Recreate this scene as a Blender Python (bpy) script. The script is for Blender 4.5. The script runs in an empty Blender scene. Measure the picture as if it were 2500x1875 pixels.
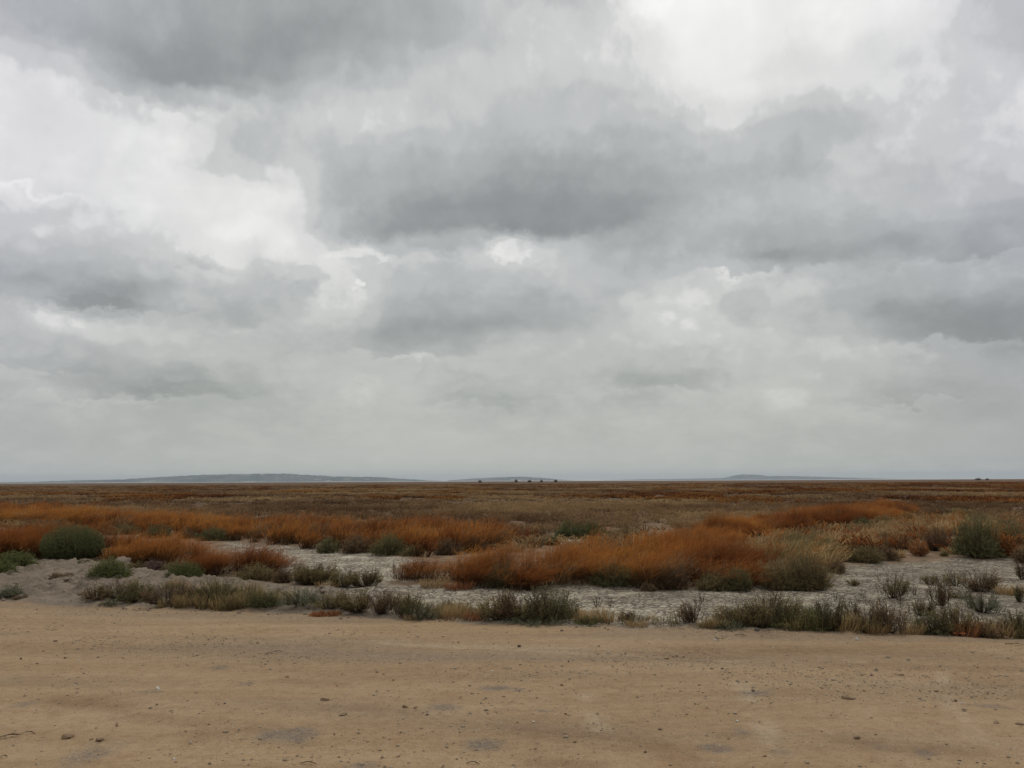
import bpy, math, random
import numpy as np

C = bpy.context.scene.collection
SC = bpy.context.scene
RAD = math.radians
rng = np.random.default_rng(7)

# ------------------------------------------------------------------ camera
CAM_H = 1.65
F = 2165.0                      # focal length in pixels of a 2500 px wide frame
PITCH = math.atan(236.2 / F)
ROLL = RAD(-0.25)
cam_data = bpy.data.cameras.new('camera')
cam_data.sensor_width = 36.0
cam_data.lens = 36.0 * F / 2500.0
cam_data.clip_start = 0.05
cam_data.clip_end = 60000.0
cam = bpy.data.objects.new('camera', cam_data)
C.objects.link(cam)
fw = np.array([0, math.cos(PITCH), math.sin(PITCH)])
r0 = np.array([1.0, 0, 0])
u0 = np.array([0, -math.sin(PITCH), math.cos(PITCH)])
rt = math.cos(ROLL) * r0 + math.sin(ROLL) * u0
up = -math.sin(ROLL) * r0 + math.cos(ROLL) * u0
from mathutils import Matrix
cam.matrix_world = Matrix(((rt[0], up[0], -fw[0], 0), (rt[1], up[1], -fw[1], 0),
                           (rt[2], up[2], -fw[2], CAM_H), (0, 0, 0, 1)))
SC.camera = cam


def ray(px, py):
    d = fw + rt * (px - 1250.0) / F + up * (937.5 - py) / F
    return d / np.linalg.norm(d)


def at(px, py, z=0.0):
    """The point of the level plain seen at a photograph pixel."""
    d = ray(px, py)
    t = (z - CAM_H) / d[2]
    return np.array([d[0] * t, d[1] * t, z])


# ------------------------------------------------------------------ exposure
SC.view_settings.view_transform = 'Standard'
SC.view_settings.look = 'None'
SC.view_settings.exposure = 0.0
SC.view_settings.gamma = 1.0
SC.render.film_transparent = False
SC.cycles.volume_bounces = 0
SC.cycles.max_bounces = 5
SC.cycles.diffuse_bounces = 3
SC.cycles.transmission_bounces = 3
SC.cycles.transparent_max_bounces = 4

SUN_EL, SUN_AZ = RAD(58), RAD(22)      # high behind the clouds, a little right of straight ahead


# ------------------------------------------------------------------ node helper
class NT:
    def __init__(self, tree):
        self.t = tree
        tree.nodes.clear()

    def n(self, typ, ins=None, **props):
        nd = self.t.nodes.new(typ)
        for k, v in props.items():
            setattr(nd, k, v)
        if ins:
            for k, v in ins.items():
                self.put(nd.inputs[k], v)
        return nd

    def put(self, sock, v):
        if isinstance(v, bpy.types.NodeSocket):
            self.t.links.new(v, sock)
        else:
            sock.default_value = v

    def math(self, op, a, b=0.0, c=0.0, clamp=False):
        nd = self.n('ShaderNodeMath', {0: a, 1: b, 2: c}, operation=op)
        nd.use_clamp = clamp
        return nd.outputs[0]

    def vmath(self, op, a, b=(0, 0, 0), scale=None):
        nd = self.n('ShaderNodeVectorMath', {0: a, 1: b}, operation=op)
        if scale is not None:
            self.put(nd.inputs['Scale'], scale)
        return nd.outputs['Value' if op == 'LENGTH' else 'Vector']

    def map(self, v, a, b, c=0.0, d=1.0, smooth=True):
        nd = self.n('ShaderNodeMapRange', {'Value': v, 'From Min': a, 'From Max': b, 'To Min': c, 'To Max': d})
        nd.interpolation_type = 'SMOOTHSTEP' if smooth else 'LINEAR'
        return nd.outputs['Result']

    def mix(self, f, a, b, mode='MIX'):
        nd = self.n('ShaderNodeMix', data_type='RGBA', blend_type=mode)
        self.put(nd.inputs['Factor'], f)
        for s, v in ((nd.inputs[6], a), (nd.inputs[7], b)):
            if isinstance(v, tuple) and len(v) == 3:
                v = v + (1.0,)
            self.put(s, v)
        return nd.outputs[2]

    def fmix(self, f, a, b):
        nd = self.n('ShaderNodeMix', data_type='FLOAT')
        self.put(nd.inputs['Factor'], f)
        self.put(nd.inputs[2], a)
        self.put(nd.inputs[3], b)
        return nd.outputs[0]

    def noise(self, vec, scale, detail=4.0, rough=0.5, out='Fac', dist=0.0):
        nd = self.n('ShaderNodeTexNoise', {'Vector': vec, 'Scale': scale, 'Detail': detail, 'Roughness': rough, 'Distortion': dist})
        return nd.outputs[out]

    def attr(self, name, out='Fac'):
        return self.n('ShaderNodeAttribute', attribute_name=name).outputs[out]

    def ramp(self, fac, stops, interp='LINEAR'):
        nd = self.n('ShaderNodeValToRGB', {'Fac': fac})
        cr = nd.color_ramp
        cr.interpolation = interp
        while len(cr.elements) < len(stops):
            cr.elements.new(0.5)
        for e, (p, c) in zip(cr.elements, stops):
            e.position = p
        for e, (p, c) in zip(cr.elements, stops):
            e.color = (c[0], c[1], c[2], 1.0) if hasattr(c, '__len__') else (c, c, c, 1.0)
        return nd.outputs['Color']


def s2l(v):
    v = v / 255.0
    return v / 12.92 if v <= 0.04045 else ((v + 0.055) / 1.055) ** 2.4


# ------------------------------------------------------------------ sky: Nishita behind a broken cloud deck
# How bright the deck is, by direction: rows of equal height in the sky, columns of equal bearing.
SKY_X = [0, 104, 208, 312, 417, 521, 625, 729, 833, 937, 1042, 1146, 1250, 1354, 1458, 1562, 1667, 1771, 1875, 1979, 2083, 2187, 2292, 2396, 2500]
SKY_Y = list(range(0, 1200, 50))
SKY_V = np.array([
    [183,180,176,171,168,167,164,165,166,170,174,190,197,194,200,238,244,246,243,241,240,238,230,205,196],
    [192,178,174,168,165,163,161,158,160,164,172,186,206,211,205,228,240,243,240,237,236,234,225,208,190],
    [215,178,168,165,160,160,157,155,162,168,178,186,207,207,208,213,228,242,236,232,233,229,220,208,190],
    [224,220,195,164,157,157,157,158,172,180,200,205,207,208,211,222,236,240,228,226,224,220,215,208,202],
    [223,222,216,178,157,160,167,172,186,196,200,203,203,201,203,205,222,236,226,221,222,215,208,206,208],
    [222,221,213,205,188,203,197,198,207,206,202,200,196,194,192,197,216,230,212,204,203,214,206,206,213],
    [220,218,212,216,218,206,198,200,208,210,202,196,190,190,189,188,192,208,192,192,191,208,205,208,215],
    [219,218,222,224,228,207,185,193,196,196,192,187,185,182,179,178,178,196,185,184,200,206,204,212,212],
    [219,219,217,226,224,210,196,198,180,182,178,174,170,167,165,169,172,182,182,175,196,198,194,202,205],
    [226,222,215,222,226,226,222,228,178,178,168,165,160,156,160,164,168,182,178,195,198,192,196,195,188],
    [208,212,216,219,226,228,231,222,175,166,157,156,150,146,148,155,168,192,188,186,190,190,192,188,174],
    [200,202,206,212,218,226,229,215,176,159,163,163,150,147,151,154,184,184,176,176,176,184,186,180,166],
    [196,196,198,200,208,225,227,228,206,210,190,191,222,203,182,168,178,182,165,163,164,163,162,162,172],
    [180,188,187,190,206,212,204,226,225,192,196,193,202,197,185,182,188,206,180,182,186,186,184,184,184],
    [166,172,168,165,180,190,196,196,226,190,188,184,183,190,190,190,212,212,206,201,176,178,178,176,168],
    [207,193,164,168,186,182,186,197,222,182,176,168,164,168,178,203,216,196,200,196,170,160,163,160,156],
    [186,214,210,207,204,191,191,194,198,176,168,160,160,181,190,200,212,204,199,192,190,168,164,156,150],
    [184,180,182,190,197,202,184,177,180,177,177,184,196,198,193,195,200,202,200,196,200,186,168,164,164],
    [189,183,177,176,174,178,190,196,196,187,188,186,188,194,190,182,180,184,186,192,190,186,180,174,168],
    [184,192,180,172,172,174,173,180,192,194,187,182,178,184,183,173,184,188,196,194,186,178,172,166,170],
    [182,184,186,180,175,178,180,180,188,192,186,178,178,182,184,187,188,190,186,190,184,176,172,166,172],
    [178,174,174,180,177,180,182,184,186,187,188,186,184,182,184,186,184,184,184,182,182,178,174,172,170],
    [176,176,177,178,178,180,181,182,183,184,186,185,183,182,181,182,180,180,179,178,176,174,173,170,168],
    [175,175,176,176,176,177,178,178,179,179,179,178,178,178,178,178,178,177,176,175,174,173,172,170,168]], float)


SKY_V[:4, 17:] -= 6
SKY_V[-2:] += np.array([[5], [12]])          # the air in front of the lowest clouds takes this much away


def sky_value(az, el):
    d = np.array([math.sin(az) * math.cos(el), math.cos(az) * math.cos(el), math.sin(el)])
    k = d @ fw
    px = 1250 + F * (d @ rt) / k
    py = 937.5 - F * (d @ up) / k
    px = min(max(px, 0), 2500)
    py = min(max(py, 0), 1150)
    i = int(np.clip(np.searchsorted(SKY_Y, py) - 1, 0, len(SKY_Y) - 2))
    j = int(np.clip(np.searchsorted(SKY_X, px) - 1, 0, len(SKY_X) - 2))
    a = (py - SKY_Y[i]) / (SKY_Y[i + 1] - SKY_Y[i])
    b = (px - SKY_X[j]) / (SKY_X[j + 1] - SKY_X[j])
    v = SKY_V
    return (v[i, j] * (1 - b) + v[i, j + 1] * b) * (1 - a) + (v[i + 1, j] * (1 - b) + v[i + 1, j + 1] * b) * a


world = bpy.data.worlds.new('World')
SC.world = world
world.use_nodes = True
W = NT(world.node_tree)
dirv = W.vmath('NORMALIZE', W.n('ShaderNodeTexCoord').outputs['Generated'])
sep = W.n('ShaderNodeSeparateXYZ', {0: dirv})
dx, dy, dz = sep.outputs
az = W.math('MULTIPLY', W.math('ARCTAN2', dx, dy), 180 / math.pi)
el = W.math('MULTIPLY', W.math('ARCSINE', dz), 180 / math.pi)
# billows: the deck's outline is pushed about by turbulence that gets flatter towards the horizon
rise = W.math('MULTIPLY', W.math('LOGARITHM', W.math('MAXIMUM', W.math('ADD', W.math('MULTIPLY', el, 0.1), 1.0), 0.05), math.e), 28.0)
p_az = W.n('ShaderNodeCombineXYZ', {0: az, 1: rise, 2: 0.0}).outputs[0]
wa = W.n('ShaderNodeTexNoise', {'Vector': p_az, 'Scale': 0.20, 'Detail': 9.0, 'Roughness': 0.60})
wb = W.n('ShaderNodeTexNoise', {'Vector': W.vmath('ADD', p_az, (37.0, 11.0, 5.0)), 'Scale': 0.20, 'Detail': 9.0, 'Roughness': 0.60})
wob = W.math('SUBTRACT', wa.outputs['Fac'], 0.5)
wob2 = W.math('SUBTRACT', wb.outputs['Fac'], 0.5)
lift = W.map(el, 0.0, 16.0, 0.40, 1.0)
az_w = W.math('ADD', az, W.math('MULTIPLY', wob, W.math('MULTIPLY', lift, 5.0)))
el_w = W.math('ADD', el, W.math('MULTIPLY', wob2, W.math('MULTIPLY', lift, 3.6)))
AZ = np.linspace(-32, 32, 30)
u = W.map(az_w, -40.0, 40.0, 0.0, 1.0, smooth=False)
cur = None
for k in range(25):
    e = 0.3 + 1.24 * k
    vals = [sky_value(RAD(a), RAD(max(e, 0.0))) for a in AZ]
    m = float(np.mean(vals)) + 6
    stops = [(0.0, m / 255.0)] + [((a + 40) / 80.0, v / 255.0) for a, v in zip(AZ, vals)] + [(1.0, m / 255.0)]
    row = W.ramp(u, stops, 'CARDINAL')
    if cur is None:
        cur = row
    else:
        cur = W.mix(W.map(el_w, e - 1.24, e), cur, row)
over = W.map(el, 28.0, 50.0, 0.0, 1.0)
cur = W.mix(over, cur, (0.83, 0.83, 0.83))
lum = W.n('ShaderNodeSeparateColor', {0: cur}).outputs[0]
# single banks, rags and gaps of the deck: bearing and height (degrees), half sizes, brighter or darker, softness
fw_a = W.noise(W.vmath('ADD', p_az, (51.0, 3.0, 9.0)), 0.55, 7.0, 0.6, 'Color')
fine_p = W.vmath('ADD', W.n('ShaderNodeCombineXYZ', {0: az, 1: el, 2: 0.0}).outputs[0],
                 W.vmath('MULTIPLY', W.vmath('SUBTRACT', fw_a, (0.5, 0.5, 0.5)), (4.6, 3.2, 0.0)))
for (px, py, rx, ry, dv, soft) in [
        (1245, 612, 48, 26, 0.07, 0.15), (885, 616, 80, 18, 0.06, 0.2), (755, 690, 40, 44, -0.06, 0.1), (520, 402, 70, 22, -0.03, 0.1),
        (1815, 752, 56, 32, -0.055, 0.1), (1955, 780, 56, 26, -0.04, 0.1), (480, 952, 150, 12, -0.03, 0.3), (1180, 978, 140, 14, -0.02, 0.1),
        (1655, 926, 150, 18, -0.02, 0.1), (90, 468, 100, 10, 0.04, 0.2), (1570, 30, 60, 34, 0.03, 0.4), (870, 700, 14, 12, 0.08, 0.4), (300, 745, 160, 14, -0.03, 0.3),
        (640, 575, 120, 34, 0.02, 0.3), (2050, 372, 40, 14, 0.04, 0.3), (500, 638, 60, 22, -0.04, 0.5), (1330, 560, 260, 14, -0.02, 0.3), (1760, 620, 160, 16, -0.02, 0.3)]:
    dr = ray(px, py)
    a_, e_ = math.degrees(math.atan2(dr[0], dr[1])), math.degrees(math.asin(dr[2]))
    k_ = 180 / math.pi / F
    q = W.vmath('MULTIPLY', W.vmath('SUBTRACT', fine_p, (a_, e_, 0)), (1 / (rx * k_), 1 / (ry * k_), 0))
    ln = W.vmath('LENGTH', q)
    lum = W.math('ADD', lum, W.map(ln, 1.0 + 0.75 * (1 - soft), 1.0 - 0.75 * (1 - soft) - 0.1, 0.0, dv))
# cloud banks with a level, better marked base: bearing and height of the base, half width, height above it, strength
for (px, py, rx, ry, dv) in [(210, 742, 250, 130, 0.042), (1000, 848, 270, 150, 0.042), (1080, 592, 340, 190, 0.035), (1840, 648, 250, 110, 0.035), (2330, 812, 300, 140, 0.045),
                             (330, 956, 330, 90, 0.030), (1600, 942, 260, 90, 0.022), (430, 228, 300, 170, 0.035), (600, 782, 130, 140, 0.030), (1180, 985, 190, 60, 0.014),
                             (2200, 978, 240, 60, 0.025), (2380, 618, 260, 90, 0.03), (90, 905, 200, 60, 0.02)]:
    dr = ray(px, py)
    a_, e_ = math.degrees(math.atan2(dr[0], dr[1])), math.degrees(math.asin(dr[2]))
    q = W.vmath('MULTIPLY', W.vmath('SUBTRACT', fine_p, (a_, e_, 0)), (1 / (rx * k_), 1 / (ry * k_), 0))
    qs = W.n('ShaderNodeSeparateXYZ', {0: q}).outputs
    up_ = W.math('MAXIMUM', qs[1], W.math('MULTIPLY', qs[1], -5.0))
    ln = W.math('SQRT', W.math('ADD', W.math('MULTIPLY', qs[0], qs[0]), W.math('MULTIPLY', up_, up_)))
    lum = W.math('SUBTRACT', lum, W.map(ln, 1.0, 0.0, 0.0, dv * 1.3))
    lo_ = W.math('MAXIMUM', W.math('MULTIPLY', W.math('ADD', qs[1], 0.16), -4.0), W.math('MULTIPLY', W.math('ADD', qs[1], 0.16), 9.0))
    ln = W.math('SQRT', W.math('ADD', W.math('MULTIPLY', qs[0], qs[0]), W.math('MULTIPLY', lo_, lo_)))
    lum = W.math('ADD', lum, W.map(ln, 1.0, 0.0, 0.0, dv * 0.9))
# the deck is many overlapping sheets and puffs: each brightness level gets its own billowed, fairly crisp outline
def billow(off, scale, detail, rough):
    n_ = W.noise(W.vmath('ADD', p_az, off), scale, detail, rough)
    return W.math('SUBTRACT', W.math('MULTIPLY', W.math('ABSOLUTE', W.math('SUBTRACT', n_, 0.5)), 4.0), 0.42)


crisp = W.map(el, 0.0, 8.0, 0.45, 1.0)
e1 = billow((21.0, 4.0, 0.0), 0.22, 6.0, 0.58)
e2 = billow((71.0, 14.0, 3.0), 0.30, 6.0, 0.58)
e3 = W.math('SUBTRACT', W.noise(W.vmath('ADD', p_az, (5.0, 44.0, 8.0)), 0.45, 8.0, 0.62), 0.5)
base_lum = lum
for q_, (T, jump, na, win, nz) in enumerate(((0.870, 0.028, 0.07, 0.03, e1), (0.815, 0.050, 0.08, 0.022, e2), (0.760, 0.045, 0.08, 0.028, e1), (0.705, 0.040, 0.08, 0.035, e2), (0.650, 0.035, 0.08, 0.04, e1), (0.605, 0.025, 0.08, 0.04, e2))):
    nse = W.math('ADD', W.math('MULTIPLY', nz, W.math('MULTIPLY', na, 0.85)), W.math('MULTIPLY', e3, 0.045))
    b = W.map(W.math('ADD', base_lum, nse), T - win, T + win)
    near = W.map(W.math('ABSOLUTE', W.math('SUBTRACT', base_lum, T)), 0.085, 0.01)
    lum = W.math('ADD', lum, W.math('MULTIPLY', W.math('MULTIPLY', W.math('SUBTRACT', b, 0.5), W.math('MULTIPLY', near, crisp)), jump * 1.3))
# finer cauliflower structure, soft bases
d1 = W.math('SUBTRACT', W.noise(W.vmath('ADD', p_az, (3.0, 7.0, 0.0)), 0.28, 7.0, 0.55), 0.5)
d2 = W.math('SUBTRACT', W.noise(W.vmath('ADD', p_az, (9.0, 1.0, 2.0)), 0.09, 6.0, 0.5), 0.5)
amp = W.map(el, 0.5, 6.0, 0.03, 0.12)
lum = W.math('ADD', lum, W.math('MULTIPLY', W.math('ADD', W.math('MULTIPLY', d1, 0.8), W.math('MULTIPLY', d2, W.map(el, 26.0, 40.0, 0.5, 2.4))), amp))
lin = W.math('POWER', W.math('MAXIMUM', W.math('ADD', lum, 0.008), 0.05), 2.2)
# cool in the thick grey parts, creamy where light breaks through, warm grey low down
tint = W.mix(W.map(lum, 0.58, 0.90), (0.958, 1.006, 1.018), (1.004, 1.004, 0.985))
tint = W.mix(W.map(el, 16.0, 0.0), tint, W.mix(1.0, tint, (1.022, 1.018, 0.945), 'MULTIPLY'))
edge = W.map(W.math('ABSOLUTE', W.math('ADD', az, 0.0)), 18.0, 34.0)
tint = W.mix(edge, tint, W.mix(1.0, tint, (0.995, 0.985, 1.035), 'MULTIPLY'))
cloud = W.mix(1.0, tint, W.n('ShaderNodeCombineColor', {0: lin, 1: lin, 2: lin}).outputs[0], 'MULTIPLY')
cloud10 = W.vmath('SCALE', cloud, scale=10.0)
nish = W.n('ShaderNodeTexSky', sky_type='NISHITA')
nish.sun_disc = False
nish.sun_elevation = SUN_EL
nish.sun_rotation = SUN_AZ
nish.dust_density = 3.0
skycol = W.mix(0.03, cloud10, nish.outputs[0])
bg = W.n('ShaderNodeBackground', {'Color': skycol, 'Strength': 0.1})
wo = W.n('ShaderNodeOutputWorld', {'Surface': bg.outputs[0]})
world.cycles.sampling_method = 'MANUAL'
world.cycles.sample_map_resolution = 512

# ------------------------------------------------------------------ veiled sun
sd = bpy.data.lights.new('sun', 'SUN')
sd.energy = 1.0
sd.angle = RAD(18)
sd.color = (1.0, 0.96, 0.9)
sun = bpy.data.objects.new('sun', sd)
C.objects.link(sun)
sun.rotation_euler = (math.pi / 2 - SUN_EL, 0, math.pi - SUN_AZ)

# ------------------------------------------------------------------ noise in numpy
_T = np.random.default_rng(3).random((512, 512))


def vnoise(x, y):
    xi = np.floor(x).astype(np.int64)
    yi = np.floor(y).astype(np.int64)
    fx = x - xi
    fy = y - yi
    fx = fx * fx * (3 - 2 * fx)
    fy = fy * fy * (3 - 2 * fy)
    a = _T[yi & 511, xi & 511]
    b = _T[yi & 511, (xi + 1) & 511]
    c = _T[(yi + 1) & 511, xi & 511]
    d = _T[(yi + 1) & 511, (xi + 1) & 511]
    return (a * (1 - fx) + b * fx) * (1 - fy) + (c * (1 - fx) + d * fx) * fy


def fbm(x, y, oct=4, gain=0.5):
    s, a, t = 0.0, 1.0, 0.0
    for k in range(oct):
        s = s + a * vnoise(x * 2 ** k + 17.3 * k, y * 2 ** k + 9.1 * k)
        t += a
        a *= gain
    return s / t


def sstep(v, a, b):
    t = np.clip((v - a) / (b - a), 0, 1)
    return t * t * (3 - 2 * t)


def poly(pts):
    return np.array([at(p, q)[:2] for p, q in pts])


def sdf(x, y, P):
    """Distance to a closed outline, positive inside."""
    best = np.full(x.shape, 1e9)
    inside = np.zeros(x.shape, bool)
    n = len(P)
    for i in range(n):
        ax, ay = P[i]
        bx, by = P[(i + 1) % n]
        ex, ey = bx - ax, by - ay
        t = np.clip(((x - ax) * ex + (y - ay) * ey) / (ex * ex + ey * ey + 1e-12), 0, 1)
        best = np.minimum(best, np.hypot(x - ax - t * ex, y - ay - t * ey))
        if abs(ey) > 1e-12:
            inside ^= ((ay > y) != (by > y)) & (x < (bx - ax) * (y - ay) / ey + ax)
    return np.where(inside, best, -best)


# ------------------------------------------------------------------ plan of the place
ROAD_EDGE = np.array([at(*p)[:2] for p in [(0, 1470), (220, 1484), (450, 1487), (640, 1492), (830, 1500), (1000, 1513),
                                           (1180, 1523), (1420, 1531), (1660, 1538), (2000, 1542), (2250, 1546), (2500, 1552)]])
k0 = (ROAD_EDGE[-1] - ROAD_EDGE[0]) / np.linalg.norm(ROAD_EDGE[-1] - ROAD_EDGE[0])
ROAD_X = np.concatenate([[ROAD_EDGE[0, 0] - 300 * k0[0]], ROAD_EDGE[:, 0], [ROAD_EDGE[-1, 0] + 300 * k0[0]]])
ROAD_Y = np.concatenate([[ROAD_EDGE[0, 1] - 300 * k0[1]], ROAD_EDGE[:, 1], [ROAD_EDGE[-1, 1] + 300 * k0[1]]])


def road_d(x, y):
    """Metres inside the road from its far edge (positive on the road)."""
    return np.interp(x, ROAD_X, ROAD_Y) - y


MUD_FRONT = poly([(640, 1475), (720, 1440), (830, 1428), (960, 1422), (1150, 1432), (1300, 1428), (1560, 1430), (1900, 1428), (2030, 1400),
                  (2070, 1376), (2200, 1366), (2500, 1362), (2900, 1360), (3000, 1560), (2500, 1560), (1900, 1545), (1250, 1530), (900, 1508)])
MUD_LEFT = poly([(560, 1322), (700, 1333), (800, 1338), (930, 1350), (1010, 1364), (1010, 1385), (970, 1412), (900, 1428), (740, 1425), (640, 1405), (600, 1360)])
MUD_FAR = poly([(1310, 1310), (1380, 1309), (1450, 1313), (1440, 1324), (1330, 1326)])
STRAW_R = poly([(2180, 1275), (2350, 1268), (2500, 1268), (2500, 1300), (2400, 1310), (2250, 1330), (2120, 1345), (1960, 1345), (2000, 1320), (2120, 1300)])
BERM = poly([(-400, 1372), (0, 1372), (230, 1372), (420, 1400), (560, 1418), (720, 1436), (860, 1450), (1000, 1490), (1050, 1518), (640, 1494), (0, 1474), (-400, 1452)])

DRIFT_A = poly([(-300, 1374), (100, 1374), (230, 1374), (300, 1382), (420, 1394), (520, 1406), (580, 1413), (650, 1407), (690, 1396),
                (690, 1388), (600, 1391), (500, 1385), (400, 1373), (300, 1360), (150, 1345), (0, 1333), (-300, 1322)])
DRIFT_B = poly([(-300, 1274), (0, 1283), (150, 1289), (380, 1306), (500, 1318), (640, 1328), (700, 1333), (830, 1345), (930, 1353), (1000, 1364),
                (1100, 1362), (1200, 1350), (1290, 1330), (1290, 1316), (1200, 1312), (1000, 1307), (830, 1302), (600, 1294), (300, 1269), (0, 1250), (-300, 1236)])
DRIFT_C = poly([(950, 1411), (1000, 1421), (1050, 1429), (1150, 1436), (1280, 1439), (1400, 1431), (1480, 1429), (1560, 1437), (1750, 1438),
                (1830, 1436), (1870, 1415), (1800, 1385), (1760, 1355), (1790, 1335), (1850, 1312), (1950, 1300), (2080, 1288), (2200, 1276), (2230, 1258), (2150, 1255), (2050, 1264),
                (1900, 1280), (1800, 1297), (1700, 1316), (1620, 1345), (1560, 1370), (1480, 1376), (1400, 1390), (1300, 1408), (1150, 1414), (1000, 1404)])
OLIVE_E = poly([(1780, 1345), (1900, 1330), (2000, 1335), (2040, 1372), (2020, 1400), (2000, 1434), (1900, 1437), (1840, 1436), (1790, 1390)])


def height(x, y):
    d = road_d(x, y)
    far = np.exp(-(np.hypot(x, y) / 60.0) ** 2)
    onroad = sstep(d, -0.1, 0.25)
    h = (fbm(x * 0.35, y * 0.35, 3) - 0.5) * 0.10 * (1 - 0.6 * onroad)
    h = h * (0.3 + 0.7 * far)
    rut = np.exp(-((d - 1.5) / 0.35) ** 2) + np.exp(-((d - 3.0) / 0.3) ** 2) + 0.7 * np.exp(-((d - 5.1) / 0.3) ** 2)
    h = h + onroad * ((fbm(x * 3, y * 3, 3) - 0.5) * 0.028 - 0.016 * rut * far * (0.6 + 0.8 * fbm(x * 0.5, y * 2, 2)))
    # low crumbly windrow where the grader left the edge
    edge = np.exp(-((d + 0.18) / 0.16) ** 2)
    h = h + edge * (0.015 + 0.13 * np.maximum(fbm(x * 4.2 + 5, y * 4.2, 4) - 0.45, 0)) * far
    # clods on the left bank
    b = sstep(sdf(x, y, BERM), -0.3, 0.6) * (1 - onroad)
    h = h + b * 0.24 * np.maximum(fbm(x * 6.5 + 2, y * 6.5, 3, 0.6) - 0.5, 0) * sstep(-d, 0.0, 0.4)
    rough = np.abs(fbm(x * 2.3, y * 2.3, 4, 0.6) - 0.5) * 2
    h = h + b * (0.06 + 0.26 * rough * fbm(x * 0.8 + 3, y * 0.8, 2)) * sstep(-d, 0.05, 0.8)
    off = (1 - onroad)
    h = h + off * (fbm(x * 5, y * 5, 2) - 0.5) * 0.025 * far
    m = np.maximum(sdf(x, y, MUD_FRONT), sdf(x, y, MUD_LEFT))
    h = h - 0.03 * sstep(m, -0.2, 0.5) * off
    return h


# ------------------------------------------------------------------ mesh helper
def link_mesh(name, verts, faces, mat, attrs=None, parent=None, smooth=False):
    """verts (n,3); faces list of int arrays (m,k); attrs {name: per-vertex float array}."""
    me = bpy.data.meshes.new(name)
    me.vertices.add(len(verts))
    me.vertices.foreach_set('co', np.asarray(verts, np.float32).ravel())
    fl = [np.asarray(f, np.int32) for f in faces if len(f)]
    loops = np.concatenate([f.ravel() for f in fl])
    tot = np.concatenate([np.full(len(f), f.shape[1], np.int32) for f in fl])
    start = np.concatenate([[0], np.cumsum(tot)[:-1]]).astype(np.int32)
    me.loops.add(len(loops))
    me.loops.foreach_set('vertex_index', loops)
    me.polygons.add(len(tot))
    me.polygons.foreach_set('loop_start', start)
    me.polygons.foreach_set('loop_total', tot)
    if smooth:
        me.polygons.foreach_set('use_smooth', np.ones(len(tot), bool))
    me.update(calc_edges=True)
    for k, v in (attrs or {}).items():
        a = me.attributes.new(k, 'FLOAT', 'POINT')
        a.data.foreach_set('value', np.asarray(v, np.float32))
    me.materials.append(mat)
    o = bpy.data.objects.new(name, me)
    C.objects.link(o)
    if parent is not None:
        o.parent = parent
    return o


def props(o, label=None, cat=None, group=None, kind=None):
    for k, v in (('label', label), ('category', cat), ('group', group), ('kind', kind)):
        if v:
            o[k] = v
    return o


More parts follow.
